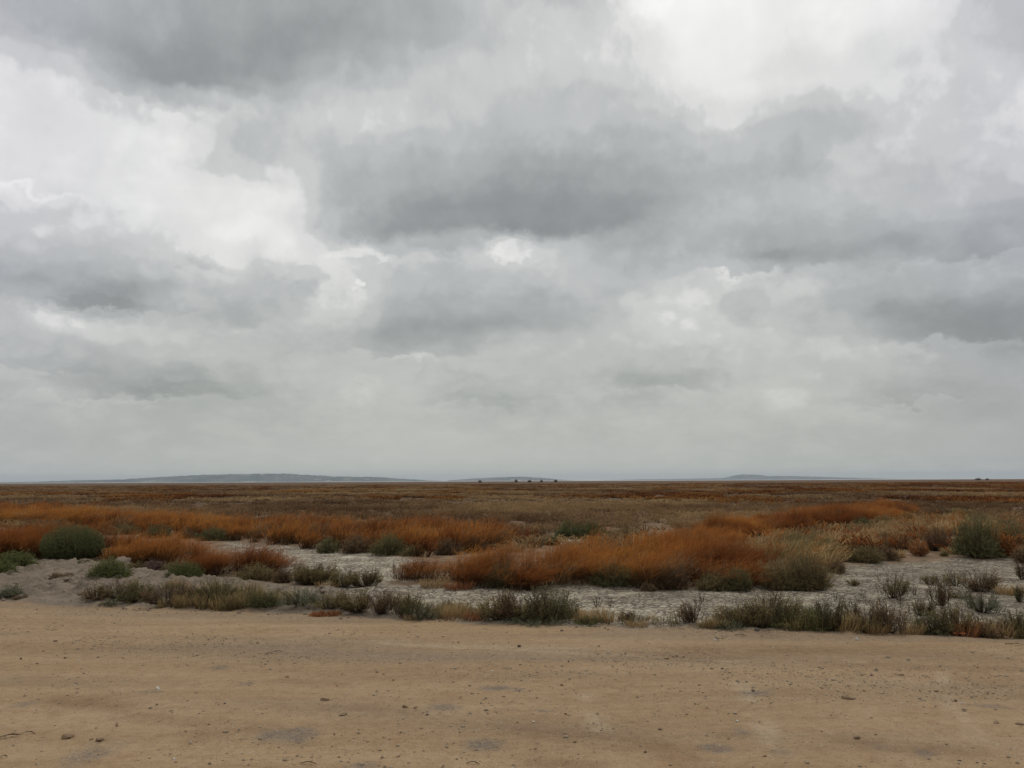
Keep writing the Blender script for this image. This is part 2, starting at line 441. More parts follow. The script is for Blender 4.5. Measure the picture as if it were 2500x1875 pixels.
# ------------------------------------------------------------------ ground material
def ground_material():
    m = bpy.data.materials.new('ground_earth')
    m.use_nodes = True
    g = NT(m.node_tree)
    P = g.n('ShaderNodeNewGeometry').outputs['Position']
    road, mud, berm, grey, band, salt = (g.attr(a) for a in ('road', 'mud', 'berm', 'grey', 'band', 'salt'))
    dist = g.vmath('LENGTH', P)
    big = g.noise(P, 0.55, 5, 0.55)
    mid = g.noise(P, 2.6, 6, 0.6)
    fine = g.noise(P, 26.0, 5, 0.7)
    grit = g.noise(P, 95.0, 3, 0.7)
    # road: pale ochre dust with grey gravelly patches and brown damp streaks along the track
    al = g.n('ShaderNodeMapping', {'Vector': P, 'Rotation': (0, 0, RAD(11.8)), 'Scale': (0.22, 1.6, 1.0)}).outputs[0]
    streak = g.noise(al, 1.3, 8, 0.72)
    rc = g.mix(g.map(streak, 0.30, 0.70), (0.345, 0.236, 0.130), (0.435, 0.312, 0.182))
    rc = g.mix(g.math('MULTIPLY', g.map(mid, 0.52, 0.72), 0.55), rc, (0.33, 0.208, 0.108))
    rc = g.mix(g.math('MULTIPLY', g.map(big, 0.50, 0.68), 0.35), rc, (0.46, 0.345, 0.215))
    rc = g.mix(g.math('MULTIPLY', g.attr('damp'), 0.75), rc, (0.245, 0.155, 0.082))
    rc = g.mix(g.math('MULTIPLY', g.attr('track'), 0.8), rc, (0.48, 0.365, 0.235))
    rc = g.mix(g.math('MULTIPLY', band, g.map(fine, 0.30, 0.60, 0.35, 0.9)), rc, (0.25, 0.195, 0.135))
    rc = g.mix(g.math('MULTIPLY', grey, g.map(fine, 0.34, 0.62, 0.25, 1.0)), rc, (0.205, 0.172, 0.135))
    # pebbles: small pale and dark specks
    vo = g.n('ShaderNodeTexVoronoi', {'Vector': P, 'Scale': 34.0}, feature='F1')
    vsep = g.n('ShaderNodeSeparateColor', {0: vo.outputs['Color']}).outputs
    dot = g.math('MULTIPLY', g.map(vo.outputs['Distance'], 0.34, 0.22), g.map(vsep[0], 0.72, 0.80))
    dotw = g.math('MULTIPLY', dot, g.map(vsep[1], 0.70, 0.74))
    dens = g.math('ADD', 0.25, g.math('MULTIPLY', g.math('ADD', band, grey, clamp=True), 0.75))
    rc = g.mix(g.math('MULTIPLY', dot, g.math('MULTIPLY', dens, 0.7)), rc, (0.13, 0.10, 0.075))
    rc = g.mix(g.math('MULTIPLY', dotw, 0.6), rc, (0.56, 0.50, 0.41))
    rc = g.mix(g.map(g.noise(P, 11.0, 6, 0.75), 0.40, 0.62, 0.0, 0.45), rc, g.mix(1.0, rc, (0.70, 0.66, 0.62), 'MULTIPLY'))
    rc = g.mix(g.map(grit, 0.36, 0.62, 0.0, 0.50), rc, g.mix(1.0, rc, (0.55, 0.52, 0.50), 'MULTIPLY'))
    # verge and bank soil: greyish tan crumb
    bc = g.mix(g.map(mid, 0.36, 0.64), (0.140, 0.110, 0.076), (0.225, 0.182, 0.132))
    bc = g.mix(g.math('MULTIPLY', g.map(fine, 0.45, 0.68), 0.55), bc, (0.29, 0.242, 0.182))
    bc = g.mix(g.map(grit, 0.40, 0.66, 0.0, 0.45), bc, (0.15, 0.115, 0.085))
    bc = g.mix(g.math('MULTIPLY', g.map(g.noise(P, 9.0, 6, 0.75), 0.52, 0.66), 0.75), bc, (0.085, 0.065, 0.045))
    # salt-crusted mud in polygons
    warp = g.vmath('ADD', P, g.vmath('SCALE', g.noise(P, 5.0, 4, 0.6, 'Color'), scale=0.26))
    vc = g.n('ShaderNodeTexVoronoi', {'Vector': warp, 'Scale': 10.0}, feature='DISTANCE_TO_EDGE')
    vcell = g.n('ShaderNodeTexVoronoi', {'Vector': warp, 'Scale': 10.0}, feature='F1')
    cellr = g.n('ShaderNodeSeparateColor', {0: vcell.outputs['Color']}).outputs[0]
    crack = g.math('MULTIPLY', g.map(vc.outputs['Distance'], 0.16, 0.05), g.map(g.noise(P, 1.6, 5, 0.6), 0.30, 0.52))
    mc = g.mix(g.map(mid, 0.35, 0.62), (0.325, 0.282, 0.198), (0.56, 0.505, 0.385))
    mc = g.mix(g.math('MULTIPLY', cellr, 0.30), mc, (0.34, 0.295, 0.210))
    mc = g.mix(salt, g.mix(1.0, mc, (0.58, 0.56, 0.53), 'MULTIPLY'), mc)
    mc = g.mix(g.map(fine, 0.42, 0.70, 0.0, 0.5), mc, (0.24, 0.198, 0.150))
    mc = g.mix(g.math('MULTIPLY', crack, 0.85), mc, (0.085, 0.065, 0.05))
    # field litter under the scrub, fading into the colour of the far steppe
    fc = g.mix(g.map(mid, 0.35, 0.65), (0.13, 0.085, 0.050), (0.24, 0.165, 0.10))
    wide = g.n('ShaderNodeMapping', {'Vector': P, 'Scale': (0.010, 0.016, 0.01)}).outputs[0]
    wn = g.noise(wide, 2.0, 6, 0.62)
    ff = g.mix(g.map(wn, 0.50, 0.64), (0.098, 0.062, 0.036), (0.150, 0.072, 0.028))
    ff = g.mix(g.map(g.noise(wide, 1.1, 4, 0.5), 0.52, 0.68, 0.0, 0.5), ff, (0.10, 0.080, 0.040))
    fc = g.mix(g.map(dist, 35.0, 90.0), fc, ff)
    fc = g.mix(g.map(dist, 500.0, 1500.0, 0.0, 0.35), fc, (0.15, 0.105, 0.07))
    col = g.mix(berm, fc, bc)
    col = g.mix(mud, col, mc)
    col = g.mix(road, col, rc)
    # relief
    h = g.math('ADD', g.math('MULTIPLY', fine, 0.012), g.math('MULTIPLY', grit, 0.004))
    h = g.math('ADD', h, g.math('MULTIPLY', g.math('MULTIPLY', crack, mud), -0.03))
    h = g.math('ADD', h, g.math('MULTIPLY', g.math('MULTIPLY', mid, berm), 0.05))
    h = g.math('ADD', h, g.math('MULTIPLY', g.math('MULTIPLY', dot, road), 0.006))
    h = g.math('ADD', h, g.math('MULTIPLY', g.math('MULTIPLY', cellr, mud), 0.012))
    bump = g.n('ShaderNodeBump', {'Height': h, 'Strength': 0.75, 'Distance': 1.0})
    bs = g.n('ShaderNodeBsdfPrincipled', {'Base Color': col, 'Roughness': 0.95, 'Normal': bump.outputs[0]})
    bs.inputs['Specular IOR Level'].default_value = 0.12
    g.n('ShaderNodeOutputMaterial', {'Surface': bs.outputs[0]})
    return m


GROUND = ground_material()


def grow(start, step, ratio, end):
    out, s, v = [], step, start
    while abs(v) < abs(end):
        s *= ratio
        v += math.copysign(abs(s), end)
        out.append(v)
    return out


X0, X1, Y0, Y1, ST = -14.0, 13.0, 3.6, 24.0, 0.042
xs = np.concatenate([grow(X0, ST, 1.10, -3600)[::-1], np.arange(X0, X1, ST), grow(X1, ST, 1.10, 3600)])
ys = np.concatenate([grow(Y0, ST, 1.14, -400)[::-1] if False else [], []])
back, s, v = [], ST, Y0
while v > -500:
    s *= 1.12
    v -= s
    back.append(v)
ys = np.concatenate([back[::-1], np.arange(Y0, Y1, ST), grow(Y1, ST, 1.06, 3500)])
GX, GY = np.meshgrid(xs, ys)
gx, gy = GX.ravel(), GY.ravel()
gz = height(gx, gy)
jag = (fbm(gx * 2.2, gy * 2.2, 4) - 0.5)
rd = road_d(gx, gy)
a_road = sstep(rd + jag * 0.5, -0.14, 0.10) * sstep(gy, -9.0, -8.0)
mf, ml = sdf(gx, gy, MUD_FRONT), sdf(gx, gy, MUD_LEFT)
mfar = np.maximum(sdf(gx, gy, MUD_FAR), sdf(gx, gy, STRAW_R) * 0.3 - 0.7)
a_mud = sstep(np.maximum(np.maximum(mf, ml), mfar) + jag * 1.2, -0.25, 0.25)
a_berm = np.maximum(sstep(sdf(gx, gy, BERM) + jag * 0.8, -0.3, 0.3), sstep(rd + 0.75 + jag * 0.6, -0.25, 0.15))
a_mud = a_mud * (1 - 0.75 * sstep(sdf(gx, gy, BERM) + jag * 0.8, -0.3, 0.3))
# salt crust: whitest in the left pan and in the middle of the front pan, dull towards the right
salt = np.where(ml > -0.4, 1.0, 0.0)
salt = np.maximum(salt, 0.25 + 0.75 * np.exp(-((gx - 1.2) / 3.4) ** 2) * sstep(fbm(gx * 0.6, gy * 0.6, 3), 0.25, 0.5))
salt = np.clip(salt, 0, 1)
grey = np.zeros_like(gx)
for (px, py, w, hh) in [(700, 1790, 95, 26), (1205, 1675, 50, 10), (215, 1840, 70, 40), (540, 1625, 30, 7), (605, 1667, 22, 7), (1745, 1828, 50, 14),
                        (1905, 1838, 45, 18), (2142, 1823, 35, 12), (2255, 1842, 30, 14), (1810, 1788, 26, 9), (1265, 1680, 22, 7), (1330, 1733, 34, 8),
                        (1850, 1688, 50, 9), (2420, 1720, 60, 10), (60, 1720, 40, 12), (1180, 1815, 60, 18), (880, 1865, 50, 12), (1080, 1725, 50, 10), (360, 1690, 40, 8)]:
    p = at(px, py)
    q = at(px + w, py)
    r = at(px, py - hh)
    sx = abs(q[0] - p[0])
    sy = abs(r[1] - p[1])
    grey = np.maximum(grey, np.exp(-((gx - p[0]) / sx) ** 2 - ((gy - p[1]) / sy) ** 2))
grey = sstep(grey * (0.1 + 1.8 * fbm(gx * 5.1, gy * 5.1, 5, 0.65)), 0.25, 1.0)
band = np.exp(-((rd - 2.1) / 0.75) ** 2) * 0.75 + np.exp(-((rd - 0.35) / 0.4) ** 2) * 0.6 + 0.35 * np.exp(-((rd - 4.2) / 0.3) ** 2)
damp = np.zeros_like(gx)
for (xa, ya, xb, yb, wd, st) in [(1180, 1765, 1620, 1815, 0.10, 1.0), (1480, 1785, 1760, 1870, 0.10, 0.9), (90, 1703, 370, 1728, 0.09, 0.9), (1480, 1586, 2560, 1602, 0.22, 0.8), (1900, 1610, 2560, 1630, 0.16, 0.6),
                             (1980, 1805, 2500, 1850, 0.10, 0.8), (260, 1735, 560, 1770, 0.08, 0.6), (2250, 1655, 2560, 1668, 0.14, 0.5), (760, 1720, 1050, 1742, 0.07, 0.6), (-60, 1560, 900, 1600, 0.18, 0.4),
                             (640, 1660, 900, 1668, 0.08, 0.6), (1700, 1800, 1980, 1790, 0.07, 0.5), (420, 1800, 700, 1760, 0.09, 0.5), (1250, 1850, 1500, 1875, 0.08, 0.7)]:
    a_, b_ = at(xa, ya), at(xb, yb)
    e_ = b_ - a_
    t_ = ((gx - a_[0]) * e_[0] + (gy - a_[1]) * e_[1]) / (e_[0] ** 2 + e_[1] ** 2)
    w_ = 0.06 * np.linalg.norm(e_) * (fbm(t_ * 2.0 + xa, gx * 0 + ya, 2) - 0.5)
    d_ = np.hypot(gx - a_[0] - t_ * e_[0], gy - a_[1] - t_ * e_[1] + w_)
    damp = np.maximum(damp, st * np.exp(-(d_ / (wd * 1.6)) ** 2) * sstep(t_, -0.05, 0.25) * sstep(-t_, -1.05, -0.75))
damp = np.clip(damp * (0.25 + 1.4 * fbm(gx * 1.6, gy * 5.0, 4, 0.6)), 0, 1)
track = np.zeros_like(gx)
for pts in ([(1806, 1668), (1812, 1705), (1832, 1745), (1866, 1790), (1900, 1825)], [(1822, 1680), (1832, 1712), (1856, 1752), (1890, 1795)],
            [(2300, 1640), (2310, 1690), (2345, 1750), (2400, 1810)], [(820, 1560), (1300, 1585), (1700, 1604), (2100, 1612)], [(700, 1556), (1250, 1577), (1800, 1588)],
            [(1560, 1875), (1480, 1800), (1445, 1740), (1430, 1690)]):
    w3 = np.array([at(*q)[:2] for q in pts])
    for m_ in range(len(w3) - 1):
        e_ = w3[m_ + 1] - w3[m_]
        t_ = np.clip(((gx - w3[m_, 0]) * e_[0] + (gy - w3[m_, 1]) * e_[1]) / (e_ @ e_), 0, 1)
        track = np.maximum(track, np.exp(-(np.hypot(gx - w3[m_, 0] - t_ * e_[0], gy - w3[m_, 1] - t_ * e_[1]) / 0.075) ** 2))
gz = gz - 0.010 * track * (0.4 + fbm(gx * 6, gy * 6, 2))
track = track * sstep(fbm(gx * 2.5 + 8, gy * 2.5, 3), 0.30, 0.60)
band = np.clip(band * sstep(fbm(gx * 0.25 + 40, gy * 2.2, 4), 0.3, 0.62) * 1.2, 0, 1)
nx, ny = len(xs), len(ys)
ii = (np.arange(ny - 1)[:, None] * nx + np.arange(nx - 1)[None, :]).ravel()
quads = np.stack([ii, ii + 1, ii + nx + 1, ii + nx], 1)
VG = np.stack([gx, gy, gz], 1)
AT = {'road': a_road, 'mud': a_mud, 'berm': a_berm, 'grey': grey, 'band': band, 'salt': salt, 'damp': damp, 'track': track}
fr = a_road[quads].mean(1) > 0.5
fm = (a_mud[quads].mean(1) > 0.5) & ~fr
for nm, msk in (('dirt_road', fr), ('dried_mud_flat', fm), ('ground', ~fr & ~fm)):
    q = quads[msk]
    used, inv = np.unique(q.ravel(), return_inverse=True)
    o = link_mesh(nm, VG[used], [inv.reshape(-1, 4)], GROUND, {k: a[used] for k, a in AT.items()}, smooth=True)
    o['kind'] = 'structure'

# ------------------------------------------------------------------ mirage sheet and hills
def hill_material():
    m = bpy.data.materials.new('hill_cover')
    m.use_nodes = True
    g = NT(m.node_tree)
    P = g.n('ShaderNodeNewGeometry').outputs['Position']
    q = g.n('ShaderNodeMapping', {'Vector': P, 'Scale': (0.0018, 0.0009, 0.013)}).outputs[0]
    n = g.noise(q, 1.6, 6, 0.6)
    c = g.mix(g.map(n, 0.40, 0.60), (0.035, 0.055, 0.058), (0.11, 0.115, 0.10))
    c = g.mix(g.map(g.noise(q, 3.1, 3, 0.5), 0.62, 0.68, 0.0, 0.9), c, (0.50, 0.45, 0.36))
    bs = g.n('ShaderNodeBsdfPrincipled', {'Base Color': c, 'Roughness': 0.95})
    bs.inputs['Specular IOR Level'].default_value = 0.1
    g.n('ShaderNodeOutputMaterial', {'Surface': bs.outputs[0]})
    return m


def mirage_material():
    m = bpy.data.materials.new('mirage_pale')
    m.use_nodes = True
    g = NT(m.node_tree)
    P = g.n('ShaderNodeNewGeometry').outputs['Position']
    c = g.mix(g.noise(P, 0.004, 4, 0.6), (0.60, 0.60, 0.58), (0.78, 0.77, 0.74))
    bs = g.n('ShaderNodeBsdfPrincipled', {'Base Color': c, 'Roughness': 0.9})
    g.n('ShaderNodeOutputMaterial', {'Surface': bs.outputs[0]})
    return m


HILLM, MIRAGEM = hill_material(), mirage_material()


def ridge(name, prof, dist, thick, nlat=420):
    """Ground swelling up to a skyline given as (bearing pixel, skyline pixel) at a real distance."""
    px = np.array([p[0] for p in prof], float)
    top = np.array([CAM_H + dist * (ray(p, q)[2] / math.hypot(ray(p, q)[0], ray(p, q)[1])) for p, q in prof])
    bear = np.array([math.atan2(ray(p, 1175)[0], ray(p, 1175)[1]) for p, q in prof])
    th = np.linspace(bear[0], bear[-1], nlat)
    H = np.maximum(np.interp(th, bear, top), 0.0)
    H = H + (fbm(th * 900, th * 0 + 3.0, 4) - 0.5) * 20.0 * sstep(H, 4, 50)
    prof_y = np.array([-1.0, -0.8, -0.6, -0.42, -0.25, -0.1, 0.0, 0.15, 0.4, 0.7, 1.0])
    sh = np.array([-0.06, 0.06, 0.22, 0.45, 0.72, 0.93, 1.0, 0.93, 0.6, 0.2, -0.06])
    V = []
    for k, (a, b) in enumerate(zip(prof_y, sh)):
        r = dist + a * thick + (fbm(th * 160, th * 0 + k * 1.7, 3) - 0.5) * thick * 0.16
        z = H * b + (fbm(th * 420, th * 0 + k * 0.9, 3) - 0.5) * H * 0.16 * (0 < k < 10) * (b < 0.95)
        V.append(np.stack([np.sin(th) * r, np.cos(th) * r, z - 0.3], 1))
    V = np.concatenate(V)
    i = (np.arange(len(sh) - 1)[:, None] * nlat + np.arange(nlat - 1)[None, :]).ravel()
    o = link_mesh(name, V, [np.stack([i, i + 1, i + nlat + 1, i + nlat], 1)], HILLM, smooth=True)
    o['kind'] = 'structure'
    return o


ridge('hills', [(-500, 1183), (-300, 1177), (0, 1177), (100, 1175.5), (200, 1172), (300, 1170), (400, 1164), (500, 1159), (600, 1157), (690, 1156), (760, 1160), (830, 1163),
                (930, 1165), (1000, 1170), (1060, 1173), (1100, 1176)], 15000, 1600)
ridge('hills', [(1080, 1176), (1100, 1172), (1180, 1167), (1270, 1163.5), (1320, 1166), (1370, 1171), (1420, 1174)], 17500, 1200, 200)
ridge('hills', [(1400, 1174.5), (1560, 1170), (1660, 1169), (1770, 1167), (1790, 1161), (1815, 1158), (1850, 1159), (1880, 1162), (1950, 1162), (2000, 1164), (2100, 1167),
                (2200, 1169.5), (2320, 1171)], 22500, 1400)
pv = np.array([[-9000, 3500, -0.6], [9000, 3500, -0.6], [26000, 29000, -0.6], [-26000, 29000, -0.6]], float)
# pale level sheet beyond the scrub, added to paint the bright mirage line
o = link_mesh('mirage_sheet', pv, [np.array([[0, 1, 2, 3]])], MIRAGEM)
o['kind'] = 'structure'

# ------------------------------------------------------------------ haze
hm = bpy.data.materials.new('haze_air')
hm.use_nodes = True
g = NT(hm.node_tree)
pvn = g.n('ShaderNodeVolumePrincipled', {'Color': (0.82, 0.93, 1.0, 1), 'Density': 4.0e-5, 'Anisotropy': 0.0})
g.n('ShaderNodeOutputMaterial', {'Volume': pvn.outputs[0]})
hx, hy0, hy1, hz0, hz1 = 32000.0, -600.0, 31000.0, -3.0, 190.0
hv = np.array([[x, y, z] for z in (hz0, hz1) for y in (hy0, hy1) for x in (-hx, hx)])
o = link_mesh('haze', hv, [np.array([[0, 2, 3, 1], [4, 5, 7, 6], [0, 1, 5, 4], [2, 6, 7, 3], [0, 4, 6, 2], [1, 3, 7, 5]])], hm)
o['kind'] = 'stuff'


# ------------------------------------------------------------------ plant materials
def plant_mat(name, base, mid, tip, var=0.35, trans=0.25):
    """base / mid / tip: colours from the foot of a shoot to its end; var: difference between plants."""
    m = bpy.data.materials.new(name)
    m.use_nodes = True
    g = NT(m.node_tree)
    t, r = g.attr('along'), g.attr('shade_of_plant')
    c = g.ramp(t, [(0.0, base), (0.45, mid), (0.82, tip), (1.0, tuple(min(0.62, q * 1.3) for q in tip))])  # foot colour: brown-olive stems, darkened further by painted shade low in the plant
    k = g.map(r, 0.0, 1.0, 1.0 - var, 1.0 + var, smooth=False)
    c = g.vmath('SCALE', c, scale=k)
    hue = g.n('ShaderNodeHueSaturation', {'Hue': g.map(r, 0.0, 1.0, 0.49, 0.512, smooth=False), 'Color': c})
    c = hue.outputs[0]
    d = g.n('ShaderNodeBsdfDiffuse', {'Color': c, 'Roughness': 0.5})
    tr = g.n('ShaderNodeBsdfTranslucent', {'Color': c})
    mx = g.n('ShaderNodeMixShader', {0: trans, 1: d.outputs[0], 2: tr.outputs[0]})
    g.n('ShaderNodeOutputMaterial', {'Surface': mx.outputs[0]})
    return m


M = {
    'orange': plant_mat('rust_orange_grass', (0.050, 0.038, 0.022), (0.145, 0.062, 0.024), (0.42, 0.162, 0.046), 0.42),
    'scrub': plant_mat('field_scrub', (0.115, 0.076, 0.046), (0.205, 0.132, 0.070), (0.285, 0.182, 0.094), 0.5),
    'greygreen': plant_mat('grey_green_shoots', (0.062, 0.060, 0.028), (0.098, 0.108, 0.046), (0.165, 0.172, 0.074), 0.2),
    'green': plant_mat('green_shoots', (0.080, 0.078, 0.032), (0.120, 0.138, 0.052), (0.200, 0.205, 0.082), 0.25),
    'darkgreen': plant_mat('dark_green_shoots', (0.078, 0.068, 0.034), (0.118, 0.116, 0.054), (0.205, 0.188, 0.088), 0.3),
    'bluegreen': plant_mat('blue_green_shoots', (0.12, 0.112, 0.075), (0.170, 0.182, 0.115), (0.255, 0.262, 0.170), 0.2),
    'olive': plant_mat('olive_shoots', (0.105, 0.080, 0.040), (0.180, 0.142, 0.066), (0.290, 0.228, 0.108), 0.35),
    'brown': plant_mat('brown_shoots', (0.085, 0.056, 0.034), (0.150, 0.098, 0.056), (0.255, 0.174, 0.098), 0.35),
    'purple': plant_mat('purple_brown_shoots', (0.11, 0.072, 0.058), (0.175, 0.112, 0.092), (0.255, 0.178, 0.145), 0.2),
    'straw': plant_mat('straw_blades', (0.22, 0.145, 0.072), (0.36, 0.235, 0.110), (0.50, 0.345, 0.170), 0.35),
    'redorange': plant_mat('red_orange_shoots', (0.17, 0.080, 0.040), (0.30, 0.125, 0.055), (0.42, 0.20, 0.085), 0.3),
    'twig': plant_mat('dry_twig_bark', (0.055, 0.040, 0.028), (0.085, 0.060, 0.038), (0.125, 0.085, 0.054), 0.3, 0.0),
    'greytwig': plant_mat('grey_twig_bark', (0.16, 0.13, 0.10), (0.25, 0.21, 0.165), (0.34, 0.29, 0.23), 0.3, 0.0),
}


# ------------------------------------------------------------------ plant geometry
def strips(path, w, side=None, R=rng):
    """path (n,s,3) centre lines, w (n,s) widths -> verts, quads, along."""
    n, s, _ = path.shape
    if side is None:
        a = R.uniform(0, 2 * math.pi, n)
        side = np.stack([np.cos(a), np.sin(a), R.uniform(-0.3, 0.3, n)], 1)
    off = side[:, None, :] * (w[..., None] * 0.5)
    V = np.stack([path - off, path + off], 2)                    # n,s,2,3
    idx = np.arange(n * s * 2).reshape(n, s, 2)
    Q = np.stack([idx[:, :-1, 0], idx[:, :-1, 1], idx[:, 1:, 1], idx[:, 1:, 0]], -1).reshape(-1, 4)
    al = np.broadcast_to(np.linspace(0, 1, s)[None, :, None], (n, s, 2))
    return V.reshape(-1, 3), Q, np.array(al).ravel()


def tubes(path, rad, sides=3):
    n, s, _ = path.shape
    a = np.linspace(0, 2 * math.pi, sides, endpoint=False)
    ring = np.stack([np.cos(a), np.sin(a), 0.35 * np.sin(a + 1.0)], 1)
    V = path[:, :, None, :] + ring[None, None] * rad[..., None, None]
    idx = np.arange(n * s * sides).reshape(n, s, sides)
    Q = []
    for k in range(sides):
        k2 = (k + 1) % sides
        Q.append(np.stack([idx[:, :-1, k], idx[:, :-1, k2], idx[:, 1:, k2], idx[:, 1:, k]], -1).reshape(-1, 4))
    al = np.broadcast_to(np.linspace(0, 1, s)[None, :, None], (n, s, sides))
    return V.reshape(-1, 3), np.concatenate(Q), np.array(al).ravel()


def join(parts):
    V, Q, A, o = [], [], [], 0
    for v, q, a in parts:
        V.append(v)
        Q.append(q + o)
        A.append(a)
        o += len(v)
    return np.concatenate(V), np.concatenate(Q), np.concatenate(A)


def arc(base, tipp, s, sag):
    """curved paths from base (n,3) to tip (n,3): rises first, then bends over."""
    t = np.linspace(0, 1, s)[None, :, None]
    ctrl = base * 0.45 + tipp * 0.55
    ctrl[:, 2] += sag
    return (1 - t) ** 2 * base[:, None] + 2 * t * (1 - t) * ctrl[:, None] + t ** 2 * tipp[:, None]


def wisp_clump(R, Rad, H, stems, twigs, w, seg=3, lean=(0.10, 0.0)):
    """One dry wispy grass-like plant: fine stems that fan out and bend over, each with hair-fine side shoots."""
    a = R.uniform(0, 2 * math.pi, stems)
    rr = np.sqrt(R.uniform(0, 1, stems))
    base = np.stack([np.cos(a) * rr * Rad * 0.30, np.sin(a) * rr * Rad * 0.30, np.zeros(stems)], 1)
    hh = H * R.uniform(0.62, 1.08, stems) * (1 - 0.35 * rr ** 2)
    tip = np.stack([np.cos(a) * rr * Rad + lean[0] * hh * R.uniform(0.3, 2.2, stems), np.sin(a) * rr * Rad + lean[1] * hh, hh], 1)
    p = arc(base, tip, seg + 1, 0.25 * hh)
    wd = np.linspace(1, 0.35, seg + 1)[None] * w * R.uniform(0.8, 1.3, stems)[:, None]
    parts = [strips(p, wd, R=R)]
    if twigs:
        k = stems * twigs
        si = np.repeat(np.arange(stems), twigs)
        t = R.uniform(0.25, 1.0, k)
        tt = t * seg
        i0 = np.minimum(tt.astype(int), seg - 1)
        f = (tt - i0)[:, None]
        b = p[si, i0] * (1 - f) + p[si, i0 + 1] * f
        L = H * R.uniform(0.14, 0.38, k)
        th = R.uniform(0, 2 * math.pi, k)
        dv = np.stack([np.cos(th) * 0.55 + 0.35, np.sin(th) * 0.6, R.uniform(0.25, 1.0, k)], 1)
        dv /= np.linalg.norm(dv, axis=1)[:, None]
        e = b + dv * L[:, None]
        e[:, 0] += 0.25 * L
        e[:, 2] -= 0.12 * L
        q = arc(b, e, 3, 0.10 * L)
        v, qd, al = strips(q, np.linspace(0.8, 0.3, 3)[None] * w * 0.9 * np.ones((k, 1)), R=R)
        al = np.repeat(t, 6) * 0.75 + al * 0.3
        parts.append((v, qd, np.clip(al, 0, 1)))
    v, q, al = join(parts)
    v[:, 2] = np.maximum(v[:, 2], 0.0)
    return v, q, al


def scatter(templates, pos, rot, scl, tone, R=rng):
    """Copies of the templates as one mesh."""
    pick = R.integers(0, len(templates), len(pos))
    V, Q, A, S, o = [], [], [], [], 0
    for k, (tv, tq, ta) in enumerate(templates):
        i = np.nonzero(pick == k)[0]
        if not len(i):
            continue
        c, s = np.cos(rot[i])[:, None], np.sin(rot[i])[:, None]
        sc = scl[i]
        x = (tv[None, :, 0] * c - tv[None, :, 1] * s) * sc[:, :1] + pos[i, 0:1]
        y = (tv[None, :, 0] * s + tv[None, :, 1] * c) * sc[:, :1] + pos[i, 1:2]
        z = tv[None, :, 2] * sc[:, 1:2] + pos[i, 2:3]
        V.append(np.stack([x, y, z], -1).reshape(-1, 3))
        Q.append((tq[None] + (np.arange(len(i)) * len(tv))[:, None, None]).reshape(-1, 4) + o)
        A.append(np.tile(ta, len(i)))
        S.append(np.repeat(tone[i], len(tv)))
        o += len(i) * len(tv)
    return np.concatenate(V), np.concatenate(Q), np.concatenate(A), np.concatenate(S)


def fill(P, density, R=rng, soft=0.5):
    """Random points inside an outline, thinned raggedly at its rim."""
    lo, hi = P.min(0), P.max(0)
    n = int((hi[0] - lo[0]) * (hi[1] - lo[1]) * density)
    x = R.uniform(lo[0], hi[0], n)
    y = R.uniform(lo[1], hi[1], n)
    d = sdf(x, y, P) + (fbm(x * 1.1, y * 1.1, 3) - 0.5) * soft
    k = d > 0
    return x[k], y[k], d[k]


def in_view(x, y, margin=3.0):
    return (np.abs(x) < 0.62 * y + margin) & (y > 2)


TN = [wisp_clump(np.random.default_rng(100 + k), 0.34, 0.66, 34, 9, 0.0065, 3, (0.16, 0.0)) for k in range(6)]
TM = [wisp_clump(np.random.default_rng(120 + k), 0.38, 0.62, 26, 4, 0.013, 2, (0.16, 0.0)) for k in range(5)]
TS = [wisp_clump(np.random.default_rng(180 + k), 0.30, 0.68, 7, 3, 0.008, 3, (0.12, 0.0)) for k in range(5)]
TF = [wisp_clump(np.random.default_rng(140 + k), 0.55, 0.50, 22, 2, 0.034, 2, (0.10, 0.0)) for k in range(5)]
TV = [wisp_clump(np.random.default_rng(160 + k), 0.95, 0.50, 20, 0, 0.11, 2, (0.06, 0.0)) for k in range(4)]


BUSH = at(174, 1376) * 1.022              # where the round bush stands: nothing else grows there


def drift(name, P, dens, tmpl, label, hs=1.0, soft=0.8, mat='orange', gaps=0.36):
    x, y, d = fill(P, dens, soft=soft)
    hole = fbm(x * 0.75 + 31, y * 0.75 + 4, 3)
    k = in_view(x, y) & (hole > gaps + rng.normal(0, 0.03, len(x)))
    k &= np.hypot(x - BUSH[0], y - BUSH[1]) > 0.85
    x, y, d = x[k], y[k], d[k]
    pos = np.stack([x, y, height(x, y) - 0.01], 1)
    n = len(x)
    lump = fbm(x * 0.9 + 11, y * 0.9, 3)
    s = np.stack([rng.uniform(0.85, 1.25, n), hs * (0.42 + 1.12 * lump) * rng.uniform(0.85, 1.12, n) * (0.72 + 0.28 * sstep(d, 0, 0.5))], 1)
    rot = rng.normal(0, 0.55, n)
    tone = np.clip(0.5 + (fbm(x * 0.5 + 60, y * 0.5, 3) - 0.5) * 1.5 + rng.normal(0, 0.14, n), 0, 1)
    V, Q, A, S = scatter(tmpl, pos, rot, s, tone)
    o = link_mesh(name, V, [Q], M[mat], {'along': A, 'shade_of_plant': S})
    return props(o, label, 'dry grass', None, 'stuff')


